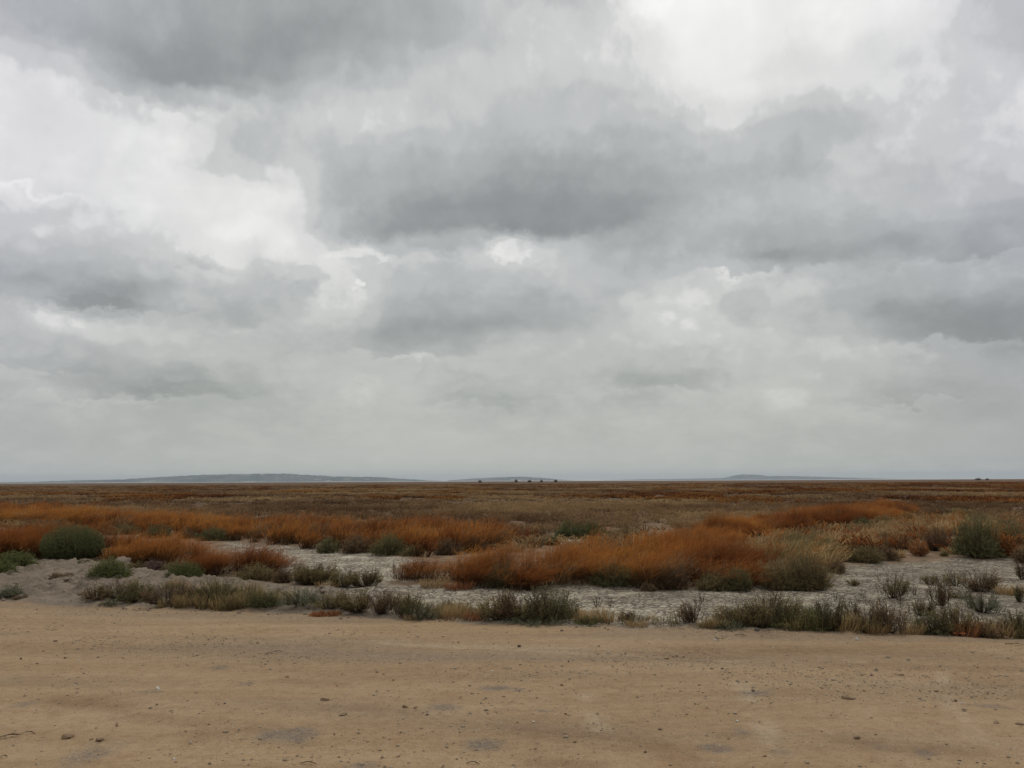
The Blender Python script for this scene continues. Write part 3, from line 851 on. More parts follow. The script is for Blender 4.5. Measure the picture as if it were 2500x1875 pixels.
drift('orange_grass', DRIFT_A, 15.0, TN, 'rust orange wispy grass bank behind the round bush and the clod bank', 1.0, soft=0.3, gaps=0.22)
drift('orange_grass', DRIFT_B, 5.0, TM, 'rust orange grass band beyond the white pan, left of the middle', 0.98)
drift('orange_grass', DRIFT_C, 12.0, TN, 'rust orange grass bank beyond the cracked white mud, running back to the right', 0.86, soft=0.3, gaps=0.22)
drift('straw_grass', DRIFT_C, 0.7, TS, 'pale dead stalks standing through the orange bank beyond the cracked mud', 0.95, soft=0.3, mat='straw', gaps=0.3)
drift('straw_grass', DRIFT_A, 0.7, TS, 'pale dead stalks standing through the orange bank behind the round bush', 0.9, soft=0.3, mat='straw', gaps=0.3)
drift('brown_grass', DRIFT_C, 2.2, TM, 'dull brown grass mixed through the orange bank beyond the cracked mud', 0.85, soft=0.3, mat='brown', gaps=0.42)
drift('straw_grass', STRAW_R, 1.6, TM, 'straw grass patch among the shrubs beyond the grey mud on the right', 0.6, mat='straw', gaps=0.38)
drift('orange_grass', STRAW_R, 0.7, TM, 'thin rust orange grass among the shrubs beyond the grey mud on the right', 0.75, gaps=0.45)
drift('brown_grass', DRIFT_B, 1.1, TM, 'dull brown grass mixed through the second orange band', 0.9, mat='brown', gaps=0.42)
drift('olive_grass', OLIVE_E, 2.6, TM, 'olive grass mixed in at the right end of the orange bank', 0.8, mat='olive')
drift('straw_grass', OLIVE_E, 1.2, TM, 'thin straw grass standing through the olive patch right of the orange bank', 0.85, mat='straw')
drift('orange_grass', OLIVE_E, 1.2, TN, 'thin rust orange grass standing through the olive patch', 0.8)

# ------------------------------------------------------------------ the open steppe to the horizon
def steppe():
    out = {'scrub': [], 'orange': []}
    bands = [(20, 60, 1.5, TF, 1.0), (60, 170, 0.33, TV, 1.0), (170, 420, 0.06, TV, 2.0)]
    for (r0_, r1_, dens, T, sc) in bands:
        area = 0.5 * 1.24 * (r1_ ** 2 - r0_ ** 2)
        n = int(area * dens)
        r = np.sqrt(rng.uniform(r0_ ** 2, r1_ ** 2, n))
        t = rng.uniform(-0.62, 0.62, n)
        x, y = r * t / math.hypot(1, 0.3), r
        keep = np.ones(n, bool)
        for P in (MUD_FRONT, MUD_LEFT, MUD_FAR):
            keep &= sdf(x, y, P) < -0.3
        for P in (DRIFT_A, DRIFT_B, DRIFT_C, OLIVE_E):
            keep &= sdf(x, y, P) < 0.3
        keep &= (sdf(x, y, STRAW_R) < 0) | (rng.uniform(0, 1, n) < 0.7)
        # the low gap in front of the second orange band
        front = (y < np.interp(x / y, [-0.6, -0.3, -0.1, 0.05], [33, 26, 22, 20]))
        keep &= ~((x / y < 0.02) & front)
        x, y = x[keep], y[keep]
        n = len(x)
        wn = np.where(y < 60, fbm(x * 0.055 + 7, y * 0.022 + 3, 4), fbm(x * 0.12 + 7, y * 0.06 + 3, 4))
        is_o = (wn + rng.normal(0, 0.035, n) + 0.13 * np.clip(x / y, -0.25, 0.5)) > np.where(y < 60, 0.555, np.where(y < 170, 0.575, 0.58) - 0.03 * np.clip(x / y * 3, -0.6, 1))
        for key, mm in (('orange', is_o), ('scrub', ~is_o)):
            xx, yy = x[mm], y[mm]
            k = len(xx)
            pos = np.stack([xx, yy, height(xx, yy) - 0.02], 1)
            hh = rng.uniform(0.55, 0.95, k) * (1.0 if key == 'orange' else 0.78)
            s = np.stack([sc * rng.uniform(0.8, 1.4, k), hh], 1)
            tone = np.clip(0.5 + (fbm(xx * 0.09, yy * 0.06, 3) - 0.5) * 1.8 + rng.normal(0, 0.2, k), 0, 1)
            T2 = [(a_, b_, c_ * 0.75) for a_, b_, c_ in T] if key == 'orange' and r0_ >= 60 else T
            out[key].append(scatter(T2, pos, rng.uniform(0, 6.28, k), s, tone))
    for key, nm, lab in (('scrub', 'steppe_scrub', 'low brown and olive scrub covering the plain to the horizon'),
                         ('orange', 'orange_grass', 'scattered rust orange grass patches far out on the plain')):
        V, Q, A, S, o = [], [], [], [], 0
        for v, q, a, s in out[key]:
            V.append(v)
            Q.append(q + o)
            A.append(a)
            S.append(s)
            o += len(v)
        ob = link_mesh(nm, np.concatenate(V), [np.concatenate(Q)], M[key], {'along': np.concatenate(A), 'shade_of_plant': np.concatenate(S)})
        props(ob, lab, 'scrub' if key == 'scrub' else 'dry grass', None, 'stuff')


steppe()


# ------------------------------------------------------------------ single shrubs and weeds
def shrub_geo(R, w, dp, h, shape, leaf=0.03, sprigs=260, leaves=14, lw=0.28):
    """Foliage and stems of one bush: sprigs run from the foot to a lumpy outline, leaves crowd their outer part."""
    th = R.uniform(0, 2 * math.pi, sprigs)
    if shape == 'ball':
        cz = R.uniform(-0.75, 1.0, sprigs)
    elif shape == 'flat':
        cz = R.uniform(0.0, 0.8, sprigs)
    else:
        cz = R.uniform(0.05, 1.0, sprigs)
    cr = np.sqrt(np.clip(1 - cz ** 2, 0, 1))
    lump = 0.74 + 0.42 * fbm(th * 1.3 + R.uniform(0, 50), cz * 2.4 + R.uniform(0, 50), 2) + R.normal(0, 0.05 if shape == 'ball' else 0.10, sprigs)
    if shape == 'ball':
        lump = 0.93 + 0.16 * (lump - 0.95)
    fillr = np.where(R.uniform(0, 1, sprigs) < 0.35, R.uniform(0.45, 0.9, sprigs), 1.0)
    k = lump * fillr
    tip = np.stack([np.cos(th) * cr * w / 2 * k, np.sin(th) * cr * dp / 2 * k, np.maximum(cz, 0.02) * h * k], 1)
    if shape == 'ball':
        tip[:, 2] = (cz * 0.52 + 0.47) * h * k + 0.01
    if shape == 'sprigs':
        cl = R.integers(0, 9, sprigs)
        cx, cy, ch = R.uniform(-0.46, 0.46, 9), R.uniform(-0.4, 0.4, 9), R.uniform(0.55, 1.05, 9)
        tip = np.stack([cx[cl] * w + R.normal(0, 0.07, sprigs) * w, cy[cl] * dp + R.normal(0, 0.07, sprigs) * dp,
                        h * ch[cl] * R.uniform(0.45, 1.0, sprigs)], 1)
    bk = R.uniform(0.30, 0.85, sprigs)
    base = np.stack([tip[:, 0] * bk, tip[:, 1] * bk, np.zeros(sprigs)], 1)
    sag = (0.12 if shape != 'flat' else 0.05) * h * np.ones(sprigs)
    p = arc(base, tip, 6, sag)
    n = sprigs * leaves
    si = np.repeat(np.arange(sprigs), leaves)
    t = R.uniform(0.10, 1.0, n) ** 0.8
    tt = t * 5
    i0 = np.minimum(tt.astype(int), 4)
    f = (tt - i0)[:, None]
    b = p[si, i0] * (1 - f) + p[si, i0 + 1] * f
    run = p[si, i0 + 1] - p[si, i0]
    run /= np.linalg.norm(run, axis=1)[:, None] + 1e-9
    rnd = R.normal(0, 1, (n, 3))
    rnd /= np.linalg.norm(rnd, axis=1)[:, None]
    dv = run * 0.7 + rnd * 0.8 + np.array([0, 0, 0.25])
    dv /= np.linalg.norm(dv, axis=1)[:, None]
    L = leaf * R.uniform(0.6, 1.4, n)
    b = b + R.normal(0, leaf * 0.35, (n, 3))
    path = np.stack([b, b + dv * L[:, None] * 0.55, b + dv * L[:, None] - np.array([0, 0, 1]) * L[:, None] * 0.12], 1)
    wd = np.array([0.35, 1.0, 0.15])[None] * (leaf * lw) * R.uniform(0.7, 1.3, n)[:, None]
    side = np.cross(dv, R.normal(0, 1, (n, 3)))
    side /= np.linalg.norm(side, axis=1)[:, None] + 1e-9
    fv, fq, fa = strips(path, wd, side)
    fa = np.clip(np.repeat(t, 6) * 0.8 + R.normal(0, 0.12, n).repeat(6), 0, 1)
    fv[:, 2] = np.maximum(fv[:, 2], 0.003)
    ns = max(10, sprigs // 4)
    ps = p[:ns].copy()
    ps[:, 0, :2] *= 0.08
    sv = tubes(ps, np.linspace(1, 0.35, 6)[None] * np.full((ns, 1), 0.0042 + 0.003 * min(h, 1)))
    return (fv, fq, fa), sv


def twig_geo(R, w, h, stems=9, side=7, r=0.0035):
    """A bare branching dead weed."""
    th = R.uniform(0, 2 * math.pi, stems)
    rr = np.sqrt(R.uniform(0, 1, stems))
    base = np.stack([np.cos(th) * rr * w * 0.12, np.sin(th) * rr * w * 0.12, np.zeros(stems)], 1)
    tip = np.stack([np.cos(th) * rr * w * 0.5, np.sin(th) * rr * w * 0.5, h * R.uniform(0.6, 1.05, stems)], 1)
    p = arc(base, tip, 5, 0.05 * h)
    parts = [tubes(p, np.linspace(1, 0.4, 5)[None] * np.full((stems, 1), r))]
    n = stems * side
    si = np.repeat(np.arange(stems), side)
    t = R.uniform(0.3, 0.95, n) * 4
    i0 = np.minimum(t.astype(int), 3)
    f = (t - i0)[:, None]
    b = p[si, i0] * (1 - f) + p[si, i0 + 1] * f
    d = R.normal(0, 1, (n, 3))
    d[:, 2] = np.abs(d[:, 2]) + 0.6
    d /= np.linalg.norm(d, axis=1)[:, None]
    q = arc(b, b + d * (h * R.uniform(0.12, 0.34, n))[:, None], 3, np.zeros(n))
    parts.append(tubes(q, np.linspace(0.7, 0.35, 3)[None] * np.full((n, 1), r)))
    return join(parts)


def grass_geo(R, w, h, n=160, bw=0.006):
    a = R.uniform(0, 2 * math.pi, n)
    rr = np.sqrt(R.uniform(0, 1, n))
    base = np.stack([np.cos(a) * rr * w * 0.36, np.sin(a) * rr * w * 0.36, np.zeros(n)], 1)
    hh = h * R.uniform(0.4, 1.05, n)
    tip = base + np.stack([R.normal(0.08, 0.22, n) * hh + np.cos(a) * rr * w * 0.14, R.normal(0, 0.25, n) * hh, hh], 1)
    p = arc(base, tip, 4, 0.15 * hh)
    return strips(p, np.array([1, 0.9, 0.6, 0.2])[None] * bw * R.uniform(0.7, 1.3, n)[:, None], R=R)


SEED = [1000]


def plant(kind, name, cat, label, px, base, wpx, hpx, shape='dome', group=None, leaf=None, dense=1.0, dep=0.8, twigs=0.0, mix=None):
    """A single plant standing where the photograph shows its foot, at its real size."""
    SEED[0] += 1
    R = np.random.default_rng(SEED[0])
    p = at(px, base)
    dist = math.hypot(p[0], p[1])
    w = wpx * dist / F
    h = hpx * dist / F
    dp = max(w * dep, 0.05)
    p = p + np.array([p[0], p[1], 0]) / dist * dp * 0.42
    z = float(height(np.array([p[0]]), np.array([p[1]]))[0])
    e = bpy.data.objects.new(name, None)
    C.objects.link(e)
    e.location = (p[0], p[1], z - 0.01)
    e.rotation_euler = (0, 0, math.atan2(-p[0], p[1]))
    e.empty_display_size = 0.2
    props(e, label, cat, group)
    tone = R.uniform(0.3, 0.7)
    px_m = dist / 887.0                                     # one picture pixel in metres here
    lf = leaf or max(0.022, px_m * 1.6)
    if kind == 'straw' or shape == 'grass':
        v, q, a = grass_geo(R, w, h * 0.82, int(170 * dense), max(0.005, px_m * 0.42))
        link_mesh('blade', v, [q], M[kind], {'along': a, 'shade_of_plant': np.full(len(v), tone)}, e)
    elif kind in ('twig', 'greytwig'):
        for _ in range(max(3, int(9 * dense))):
            v, q, a = twig_geo(R, w, h, 1, 7, max(0.0032, px_m * 0.2))
            link_mesh('stem', v, [q], M[kind], {'along': a, 'shade_of_plant': np.full(len(v), tone)}, e)
    else:
        area = (w * h * 2 + w * dp) / (lf * lf)
        sp = int(np.clip(area * 0.55 * dense, 40, 2600 if shape == 'ball' else 1300))
        (fv, fq, fa), (sv, sq, sa) = shrub_geo(R, w, dp, h, shape, lf, sp, 12, 0.30)
        rt_ = np.clip(tone + R.normal(0, 0.16, len(fv) // 6), 0, 1).repeat(6)
        link_mesh('foliage', fv, [fq], M[kind], {'along': fa, 'shade_of_plant': rt_}, e)
        tw = [(sv, sq, sa)]
        if twigs:
            tw.append(twig_geo(R, w * 0.95, h * twigs, 16, 8, max(0.003, px_m * 0.18)))
        sv, sq, sa = join(tw)
        link_mesh('stem', sv, [sq], M['twig'], {'along': sa, 'shade_of_plant': np.full(len(sv), tone)}, e)
    return e


G_EDGE = 'weeds along the far edge of the dirt road'
G_BANK = 'plants on the clod bank'
G_R = 'shrubs beyond the mud on the right'
G_MUD = 'small weeds standing on the cracked mud'
G_MID = 'shrubs at the foot of the orange grass'
S_, W_ = 'shrub', 'weed'
plant('greygreen', 'round_bush', S_, 'large ball-shaped grey-green bush against the orange grass', 174, 1376, 138, 86, 'ball', leaf=0.038, dense=2.6, dep=0.95)
# left bank
plant('green', 'green_shrub', S_, 'low bright green shrub below the pale log at the left edge', 36, 1398, 84, 36, 'dome', G_BANK, dense=1.5)
plant('green', 'green_shrub', S_, 'half-hidden green shrub in front of the one below the log', 8, 1422, 58, 28, 'dome', G_BANK, dense=1.4)
plant('bluegreen', 'blue_green_weed', W_, 'grey-green weed by the road at the left edge', 22, 1466, 62, 26, 'dome', G_BANK, dense=0.7)
plant('brown', 'brown_weed', W_, 'flat brown weed beside the grey-green one at the left edge', 52, 1468, 30, 12, 'flat', G_BANK, dense=0.6)
plant('green', 'green_shrub', S_, 'dark green dome-shaped shrub on the bank, alone above the road', 266, 1434, 92, 47, 'dome', G_BANK, dense=1.5)
plant('bluegreen', 'blue_green_weed', W_, 'small blue-green weed beside the heap of clods', 332, 1380, 32, 24, 'sprigs', G_BANK, dense=0.9)
plant('olive', 'olive_weed', W_, 'pale olive weed left of the purple-brown cushion', 326, 1404, 42, 22, 'dome', G_BANK, dense=0.8)
plant('purple', 'purple_brown_weed', W_, 'purple-brown cushion weed in front of the orange grass', 374, 1402, 66, 26, 'dome', G_BANK, dense=1.3)
plant('green', 'green_weed', W_, 'feathery bright green weed right of the purple-brown cushion', 450, 1430, 84, 40, 'dome', G_BANK, dense=1.0)
plant('olive', 'olive_weed', W_, 'sparse olive weed behind the feathery green weed', 430, 1404, 70, 26, 'dome', G_BANK, dense=0.7)
plant('brown', 'brown_weed', W_, 'small flat brown weed on the bare bank left of the dome shrub', 150, 1432, 54, 14, 'flat', G_BANK, dense=0.7)
plant('greygreen', 'grey_green_weed', W_, 'tiny grey-green mat just right of the round bush', 212, 1384, 36, 9, 'flat', G_BANK, dense=0.7)
# right tip of the left orange bank
plant('olive', 'olive_shrub', S_, 'olive shrub under the right tip of the left orange bank', 628, 1424, 92, 44, 'dome', G_MID, dense=1.2)
plant('brown', 'brown_shrub', S_, 'dark brown shrub between two olive shrubs at the left pan', 690, 1426, 50, 34, 'dome', G_MID, dense=1.5)
plant('olive', 'olive_shrub', S_, 'upright sprigged olive shrub in front of the white left pan', 762, 1432, 112, 56, 'sprigs', G_MID, dense=1.1, twigs=0.9)
plant('olive', 'olive_shrub', S_, 'olive tuft at the right foot of the left pan', 838, 1434, 62, 46, 'sprigs', G_MID, dense=0.9, twigs=1.0)
plant('straw', 'straw_tuft', 'grass tuft', 'orange-straw tuft under the sprigged olive shrub', 800, 1436, 70, 22, 'grass', G_MID)
plant('olive', 'olive_shrub', S_, 'thin olive shrub with dark sticks left of the middle orange bank', 892, 1432, 78, 40, 'sprigs', G_MID, dense=0.8, twigs=1.1)
plant('twig', 'dead_weed', W_, 'dead dark stick standing at the left end of the middle orange bank', 962, 1412, 16, 36, group=G_MID, dense=0.5)
plant('twig', 'dead_weed', W_, 'dead dark stick on the white left pan', 913, 1398, 12, 22, group=G_MID, dense=0.4)
plant('twig', 'dead_weed', W_, 'black stump of a weed on the cracked mud by the left pan', 862, 1420, 18, 16, group=G_MID, dense=0.8)
plant('straw', 'straw_tuft', 'grass tuft', 'pale straw tuft at the left front of the middle orange bank', 1060, 1436, 90, 32, 'grass', G_MID, dense=1.4)
plant('redorange', 'orange_tuft', 'grass tuft', 'low orange tuft beside the pale straw tuft', 1120, 1442, 90, 30, 'grass', G_MID, dense=1.5)
plant('straw', 'straw_tuft', 'grass tuft', 'pale stalks at the foot of the middle orange bank', 1372, 1428, 44, 44, 'grass', G_MID, dense=0.7)
# foot of the middle orange bank
for (px, b, w, h, k, lab) in [
        (1225, 1438, 90, 62, 'darkgreen', 'dark green shrub under the left half of the middle orange bank'),
        (1290, 1436, 70, 56, 'brown', 'dark brown shrub under the middle orange bank, beside the dark green one'),
        (1500, 1434, 130, 50, 'darkgreen', 'broad dark green shrub at the foot of the middle orange bank'),
        (1580, 1440, 44, 20, 'brown', 'blackish stubby shrub jutting onto the mud before the orange bank'),
        (1640, 1438, 90, 66, 'brown', 'brown shrub at the deepest dark part of the orange bank'),
        (1740, 1440, 84, 46, 'olive', 'olive shrub low in the right half of the orange bank'),
        (1800, 1440, 76, 56, 'darkgreen', 'dark green shrub between olive ones at the orange bank right end')]:
    plant(k, k.replace('darkgreen', 'dark_green') + '_shrub', S_, lab, px, b, w, h, 'dome', G_MID, dense=1.0)
# foot of the second band, by the left pan
for (px, b, w, h, k, lab) in [
        (80, 1292, 70, 22, 'brown', 'dark brown shrub at the foot of the second band, far left'),
        (140, 1294, 60, 24, 'brown', 'dark brown shrub behind the round bush, foot of the second band'),
        (300, 1306, 80, 20, 'olive', 'olive shrub at the foot of the second band above the left bank'),
        (385, 1314, 70, 30, 'darkgreen', 'dark green shrub at the second band foot, left of a blackish one'),
        (455, 1318, 46, 26, 'brown', 'blackish shrub between two dark green ones below the second band'),
        (520, 1322, 80, 30, 'darkgreen', 'dark green shrub before the second band, left of the white pan'),
        (800, 1350, 60, 42, 'darkgreen', 'dark green shrub at the back rim of the white left pan'),
        (870, 1352, 80, 52, 'brown', 'tall dark brown shrub at the back rim of the white left pan'),
        (948, 1358, 90, 58, 'darkgreen', 'tall dark green shrub at the right back rim of the white pan'),
        (1010, 1360, 60, 30, 'olive', 'low olive shrub at the right end of the white pan'),
        (1090, 1358, 80, 40, 'brown', 'brown shrub in the shadowed dip between the two orange banks'),
        (1160, 1350, 70, 40, 'brown', 'second brown shrub in the dip between the two orange banks'),
        (1315, 1312, 46, 26, 'brown', 'small dark brown shrub left of the grey-green thicket'),
        (1300, 1324, 56, 16, 'bluegreen', 'low pale blue-green mat beside the small far mud patch'),
        (1346, 1332, 48, 28, 'darkgreen', 'dark green shrub on the small far mud patch'),
        (1385, 1316, 70, 48, 'greygreen', 'left grey-green shrub of the far thicket in the middle'),
        (1440, 1316, 90, 46, 'greygreen', 'right grey-green shrub of the far thicket in the middle'),
        (1530, 1316, 100, 24, 'olive', 'olive shrub right of the far grey-green thicket'),
        (1790, 1316, 44, 36, 'brown', 'dark brown shrub sunk in the right orange bank')]:
    plant(k, {'darkgreen': 'dark_green', 'greygreen': 'grey_green', 'bluegreen': 'blue_green'}.get(k, k) + '_shrub', S_, lab, px, b, w, h, 'dome', G_MID, dense=0.8)
# right hand shrubs
for (px, b, w, h, k, lab) in [
        (1970, 1440, 120, 88, 'olive', 'tall olive shrub at the right corner of the orange bank by the mud'),
        (1900, 1438, 80, 70, 'olive', 'olive shrub just left of the tall corner shrub'),
        (1800, 1400, 110, 62, 'olive', 'olive thicket behind the front row of the orange bank'),
        (1890, 1395, 90, 52, 'greygreen', 'grey-green shrub above the corner shrub in the olive patch'),
        (2040, 1400, 48, 40, 'brown', 'brown shrub where the grey mud cuts in on the right'),
        (2020, 1362, 92, 46, 'darkgreen', 'dark green shrub at the back of the grey mud, left end'),
        (2110, 1374, 100, 38, 'olive', 'wide olive-brown shrub at the back rim of the grey mud'),
        (2165, 1368, 60, 34, 'brown', 'brown shrub right of the wide olive-brown one'),
        (2095, 1340, 40, 24, 'redorange', 'small orange-brown shrub among straw behind the grey mud'),
        (2165, 1338, 54, 36, 'brown', 'dark brown shrub with straw on both sides'),
        (2212, 1342, 46, 32, 'brown', 'dark brown shrub behind the orange ball'),
        (2245, 1358, 44, 40, 'redorange', 'small orange ball-shaped shrub behind the grey mud'),
        (2285, 1346, 60, 60, 'brown', 'tall brown shrub right of the orange ball'),
        (2386, 1364, 110, 100, 'darkgreen', 'largest dark green shrub behind the mud on the right'),
        (2450, 1362, 70, 54, 'orange', 'orange-brown shrub right of the largest dark green shrub'),
        (2470, 1330, 80, 50, 'olive', 'olive-brown shrub behind the largest dark green one'),
        (2496, 1372, 40, 40, 'brown', 'brown shrub cut by the right edge of view behind the mud'),
        (2305, 1358, 16, 12, 'olive', 'tiny olive tuft left of the largest dark green shrub'),
        (2212, 1278, 36, 28, 'darkgreen', 'small dark green shrub at the end of the right orange bank'),
        (2100, 1290, 60, 24, 'darkgreen', 'dark green shrub in front of the right orange bank'),
        (2160, 1288, 60, 26, 'olive', 'olive shrub in front of the right orange bank'),
        (2290, 1268, 80, 26, 'brown', 'brown shrub far back at the edge of the straw patch'),
        (2340, 1262, 70, 20, 'olive', 'olive shrub far back behind the straw patch'),
        (2455, 1292, 44, 22, 'darkgreen', 'dark green shrub on the far straw patch'),
        (2390, 1285, 60, 30, 'olive', 'olive shrub on the straw behind the largest dark green one')]:
    plant(k, {'darkgreen': 'dark_green', 'greygreen': 'grey_green', 'redorange': 'orange'}.get(k, k) + '_shrub', S_, lab, px, b, w, h,
          'ball' if 'ball' in lab else 'dome', G_R, dense=1.0)
for (px, b, w, h, lab) in [(2070, 1338, 60, 32, 'straw tuft left of the small orange-brown shrub'), (2135, 1344, 44, 30, 'straw tuft between two brown shrubs'),
                           (2190, 1362, 46, 26, 'straw tuft left of the orange ball'), (2320, 1352, 50, 20, 'pale straw tuft beside the largest dark green shrub'),
                           (2020, 1322, 90, 30, 'orange-straw tuft at the right end of the orange bank'), (2240, 1318, 80, 26, 'straw tuft on the far straw patch'),
                           (2200, 1300, 70, 22, 'straw tuft behind the dark brown shrubs'), (1990, 1350, 50, 30, 'straw stalks before the dark green shrub'),
                           (2330, 1300, 50, 20, 'straw tuft left of the largest dark green shrub, further back')]:
    plant('straw', 'straw_tuft', 'grass tuft', lab, px, b, w, h, 'grass', 'straw tufts on the right', dense=1.3)

# road edge weeds, left to right
EDGE = [
    ('brown', 'dark brown weed starting the road edge row', 236, 1478, 62, 34, 'dome', 0.9),
    ('bluegreen', 'small blue-green weed at the very edge of the road', 264, 1484, 34, 16, 'dome', 1.0),
    ('olive', 'olive-brown weed above the small blue-green one', 285, 1474, 60, 46, 'sprigs', 1.0),
    ('darkgreen', 'dark green weed at the road edge below the dome shrub', 335, 1480, 92, 48, 'dome', 1.1),
    ('brown', 'brown weed between two dark green road edge weeds', 405, 1486, 84, 44, 'sprigs', 0.9),
    ('brown', 'thin brown weed with straw stalks in the left edge row', 455, 1484, 66, 46, 'sprigs', 0.7),
    ('darkgreen', 'bushy dark green weed in the left edge row', 530, 1486, 104, 58, 'dome', 1.2),
    ('olive', 'olive weed right of the bushy dark green one', 590, 1488, 56, 40, 'sprigs', 0.9),
    ('greygreen', 'dark grey-green weed before the straw tuft', 640, 1490, 78, 44, 'dome', 1.0),
    ('bluegreen', 'grey-blue weed right of the straw tuft', 735, 1492, 92, 40, 'dome', 0.9),
    ('olive', 'olive weed behind the flat orange mat', 800, 1494, 80, 44, 'sprigs', 0.9),
    ('olive', 'tall olive-brown weed in the middle of the edge row', 870, 1504, 98, 58, 'sprigs', 1.2),
    ('brown', 'brown weed right of the tall olive-brown one', 930, 1508, 70, 54, 'sprigs', 1.0),
    ('darkgreen', 'upright dark green weed beside the blue-green cushion', 985, 1512, 62, 66, 'sprigs', 1.3),
    ('bluegreen', 'blue-green cushion left of the low straw strip', 1034, 1518, 66, 42, 'dome', 1.2),
    ('olive', 'left half of the big weed clump at centre, olive and leggy', 1220, 1525, 92, 76, 'sprigs', 1.2),
    ('darkgreen', 'dark green right half of the big weed clump at centre', 1345, 1529, 130, 92, 'dome', 1.2),
    ('brown', 'brown sprigs between the halves of the big weed clump', 1275, 1526, 96, 84, 'sprigs', 0.9),
    ('bluegreen', 'low blue-green skirt under the big weed clump', 1300, 1532, 120, 22, 'flat', 1.0),
    ('green', 'low green weed trailing right of the big clump', 1440, 1533, 60, 24, 'dome', 0.7),
    ('brown', 'lone brown weed on the road edge right of the bare gap', 1692, 1536, 52, 54, 'sprigs', 1.0),
    ('olive', 'olive leggy left end of the wide right-hand clump', 1800, 1541, 104, 66, 'sprigs', 1.1),
    ('olive', 'tallest brown-olive weed of the wide right-hand clump', 1870, 1543, 130, 98, 'sprigs', 1.3),
    ('green', 'fresh green weed low in the wide right-hand clump', 1960, 1544, 150, 58, 'dome', 1.4),
    ('darkgreen', 'dark green right end of the wide right-hand clump', 2020, 1544, 56, 76, 'sprigs', 1.0),
    ('bluegreen', 'blue-green foot of the wide right-hand clump', 1780, 1544, 70, 24, 'dome', 0.9),
    ('olive', 'leggy olive weed standing in the low straw on the right', 2120, 1547, 52, 60, 'sprigs', 0.8),
    ('brown', 'tall reddish-brown weed on the right road edge', 2170, 1548, 70, 84, 'sprigs', 1.0),
    ('darkgreen', 'dark bush at the road edge left of the orange scrap', 2275, 1552, 90, 62, 'dome', 1.1),
    ('olive', 'grey-olive weed behind the orange scrap', 2330, 1548, 70, 70, 'sprigs', 0.8),
    ('brown', 'brown weed right of the orange scrap', 2400, 1552, 90, 52, 'sprigs', 0.9),
    ('darkgreen', 'dark green weed at the right end of the road edge row', 2490, 1552, 66, 72, 'dome', 1.2),
]
for (k, lab, px, b, w, h, shp, dn) in EDGE:
    plant(k, {'darkgreen': 'dark_green', 'greygreen': 'grey_green', 'bluegreen': 'blue_green'}.get(k, k) + '_weed', W_, lab, px, b, w * 1.3, h * (0.82 + 0.3 * ((px * 7919) % 100) / 100), shp, G_EDGE,
          dense=dn * 0.35, twigs=1.05 if shp == 'sprigs' else 0.85)
plant('redorange', 'orange_mat_weed', W_, 'flat red-orange mat of weed on the road edge', 795, 1504, 84, 13, 'flat', G_EDGE, dense=1.2)
for (px, b, w, h, kk, lab) in [(692, 1482, 56, 42, 'straw', 'straw tuft standing in the left edge row'),
                               (1110, 1520, 90, 40, 'straw', 'left half of the low straw strip on the road edge'),
                               (1165, 1522, 80, 36, 'redorange', 'right orange half of the low straw strip'),
                               (1425, 1528, 60, 50, 'straw', 'orange-straw stalks at the right of the big centre clump'),
                               (1555, 1537, 72, 22, 'straw', 'low straw tuft alone in the bare gap'),
                               (1738, 1540, 46, 30, 'straw', 'straw tuft right of the lone brown weed'),
                               (2070, 1546, 96, 44, 'straw', 'straw tuft right of the wide clump'),
                               (2140, 1548, 70, 36, 'straw', 'straw at the foot of the tall reddish-brown weed'),
                               (2225, 1550, 66, 40, 'straw', 'straw tuft left of the dark bush at the road edge'),
                               (2355, 1552, 80, 46, 'redorange', 'orange-brown tuft beside the orange scrap'),
                               (2440, 1553, 80, 50, 'straw', 'straw tuft before the last dark green weed'),
                               (1010, 1516, 60, 20, 'straw', 'thin straw under the upright dark green weed')]:
    plant(kk, 'straw_tuft' if kk == 'straw' else 'orange_tuft', 'grass tuft', lab, px, b, w, h, 'grass', 'straw tufts along the road edge', dense=1.2)

def verge():
    R = np.random.default_rng(61)
    n = 5200
    px = R.uniform(150, 2600, n)
    p = np.array([at(a, 1520)[:2] for a in px])
    x = p[:, 0] + R.uniform(-0.3, 0.3, n)
    yl = np.interp(x, ROAD_X, ROAD_Y)
    y = yl + 0.05 + np.abs(R.normal(0, 0.38, n))
    gap = np.interp(px, [150, 260, 1400, 1480, 1640, 1700, 2600], [0.1, 0.6, 0.6, 0.12, 0.12, 0.45, 0.5])
    k = (R.uniform(0, 1, n) < gap * sstep(fbm(x * 1.4 + 3, y * 1.4, 3), 0.42, 0.66) * 0.8)
    x, y = x[k], y[k]
    n = len(x)
    T = [grass_geo(np.random.default_rng(700 + i), 0.24, 0.17, 30, 0.006) for i in range(5)]
    for mat, nm, lab, m in (('straw', 'dry_grass', 'thin dry straw grass between the weeds along the road edge', 0), ('olive', 'ground_cover', 'low olive-brown ground cover between the weeds along the road edge', 1)):
        i = np.nonzero((R.uniform(0, 1, n) < 0.62) == bool(m))[0]
        pos = np.stack([x[i], y[i], height(x[i], y[i]) - 0.005], 1)
        V, Q, A, S = scatter(T, pos, R.uniform(0, 6.28, len(i)), np.stack([R.uniform(0.7, 1.3, len(i)), R.uniform(0.5, 1.25, len(i))], 1), R.uniform(0, 1, len(i)))
        o = link_mesh(nm, V, [Q], M[mat], {'along': A, 'shade_of_plant': S})
        props(o, lab, 'grass', None, 'stuff')


verge()

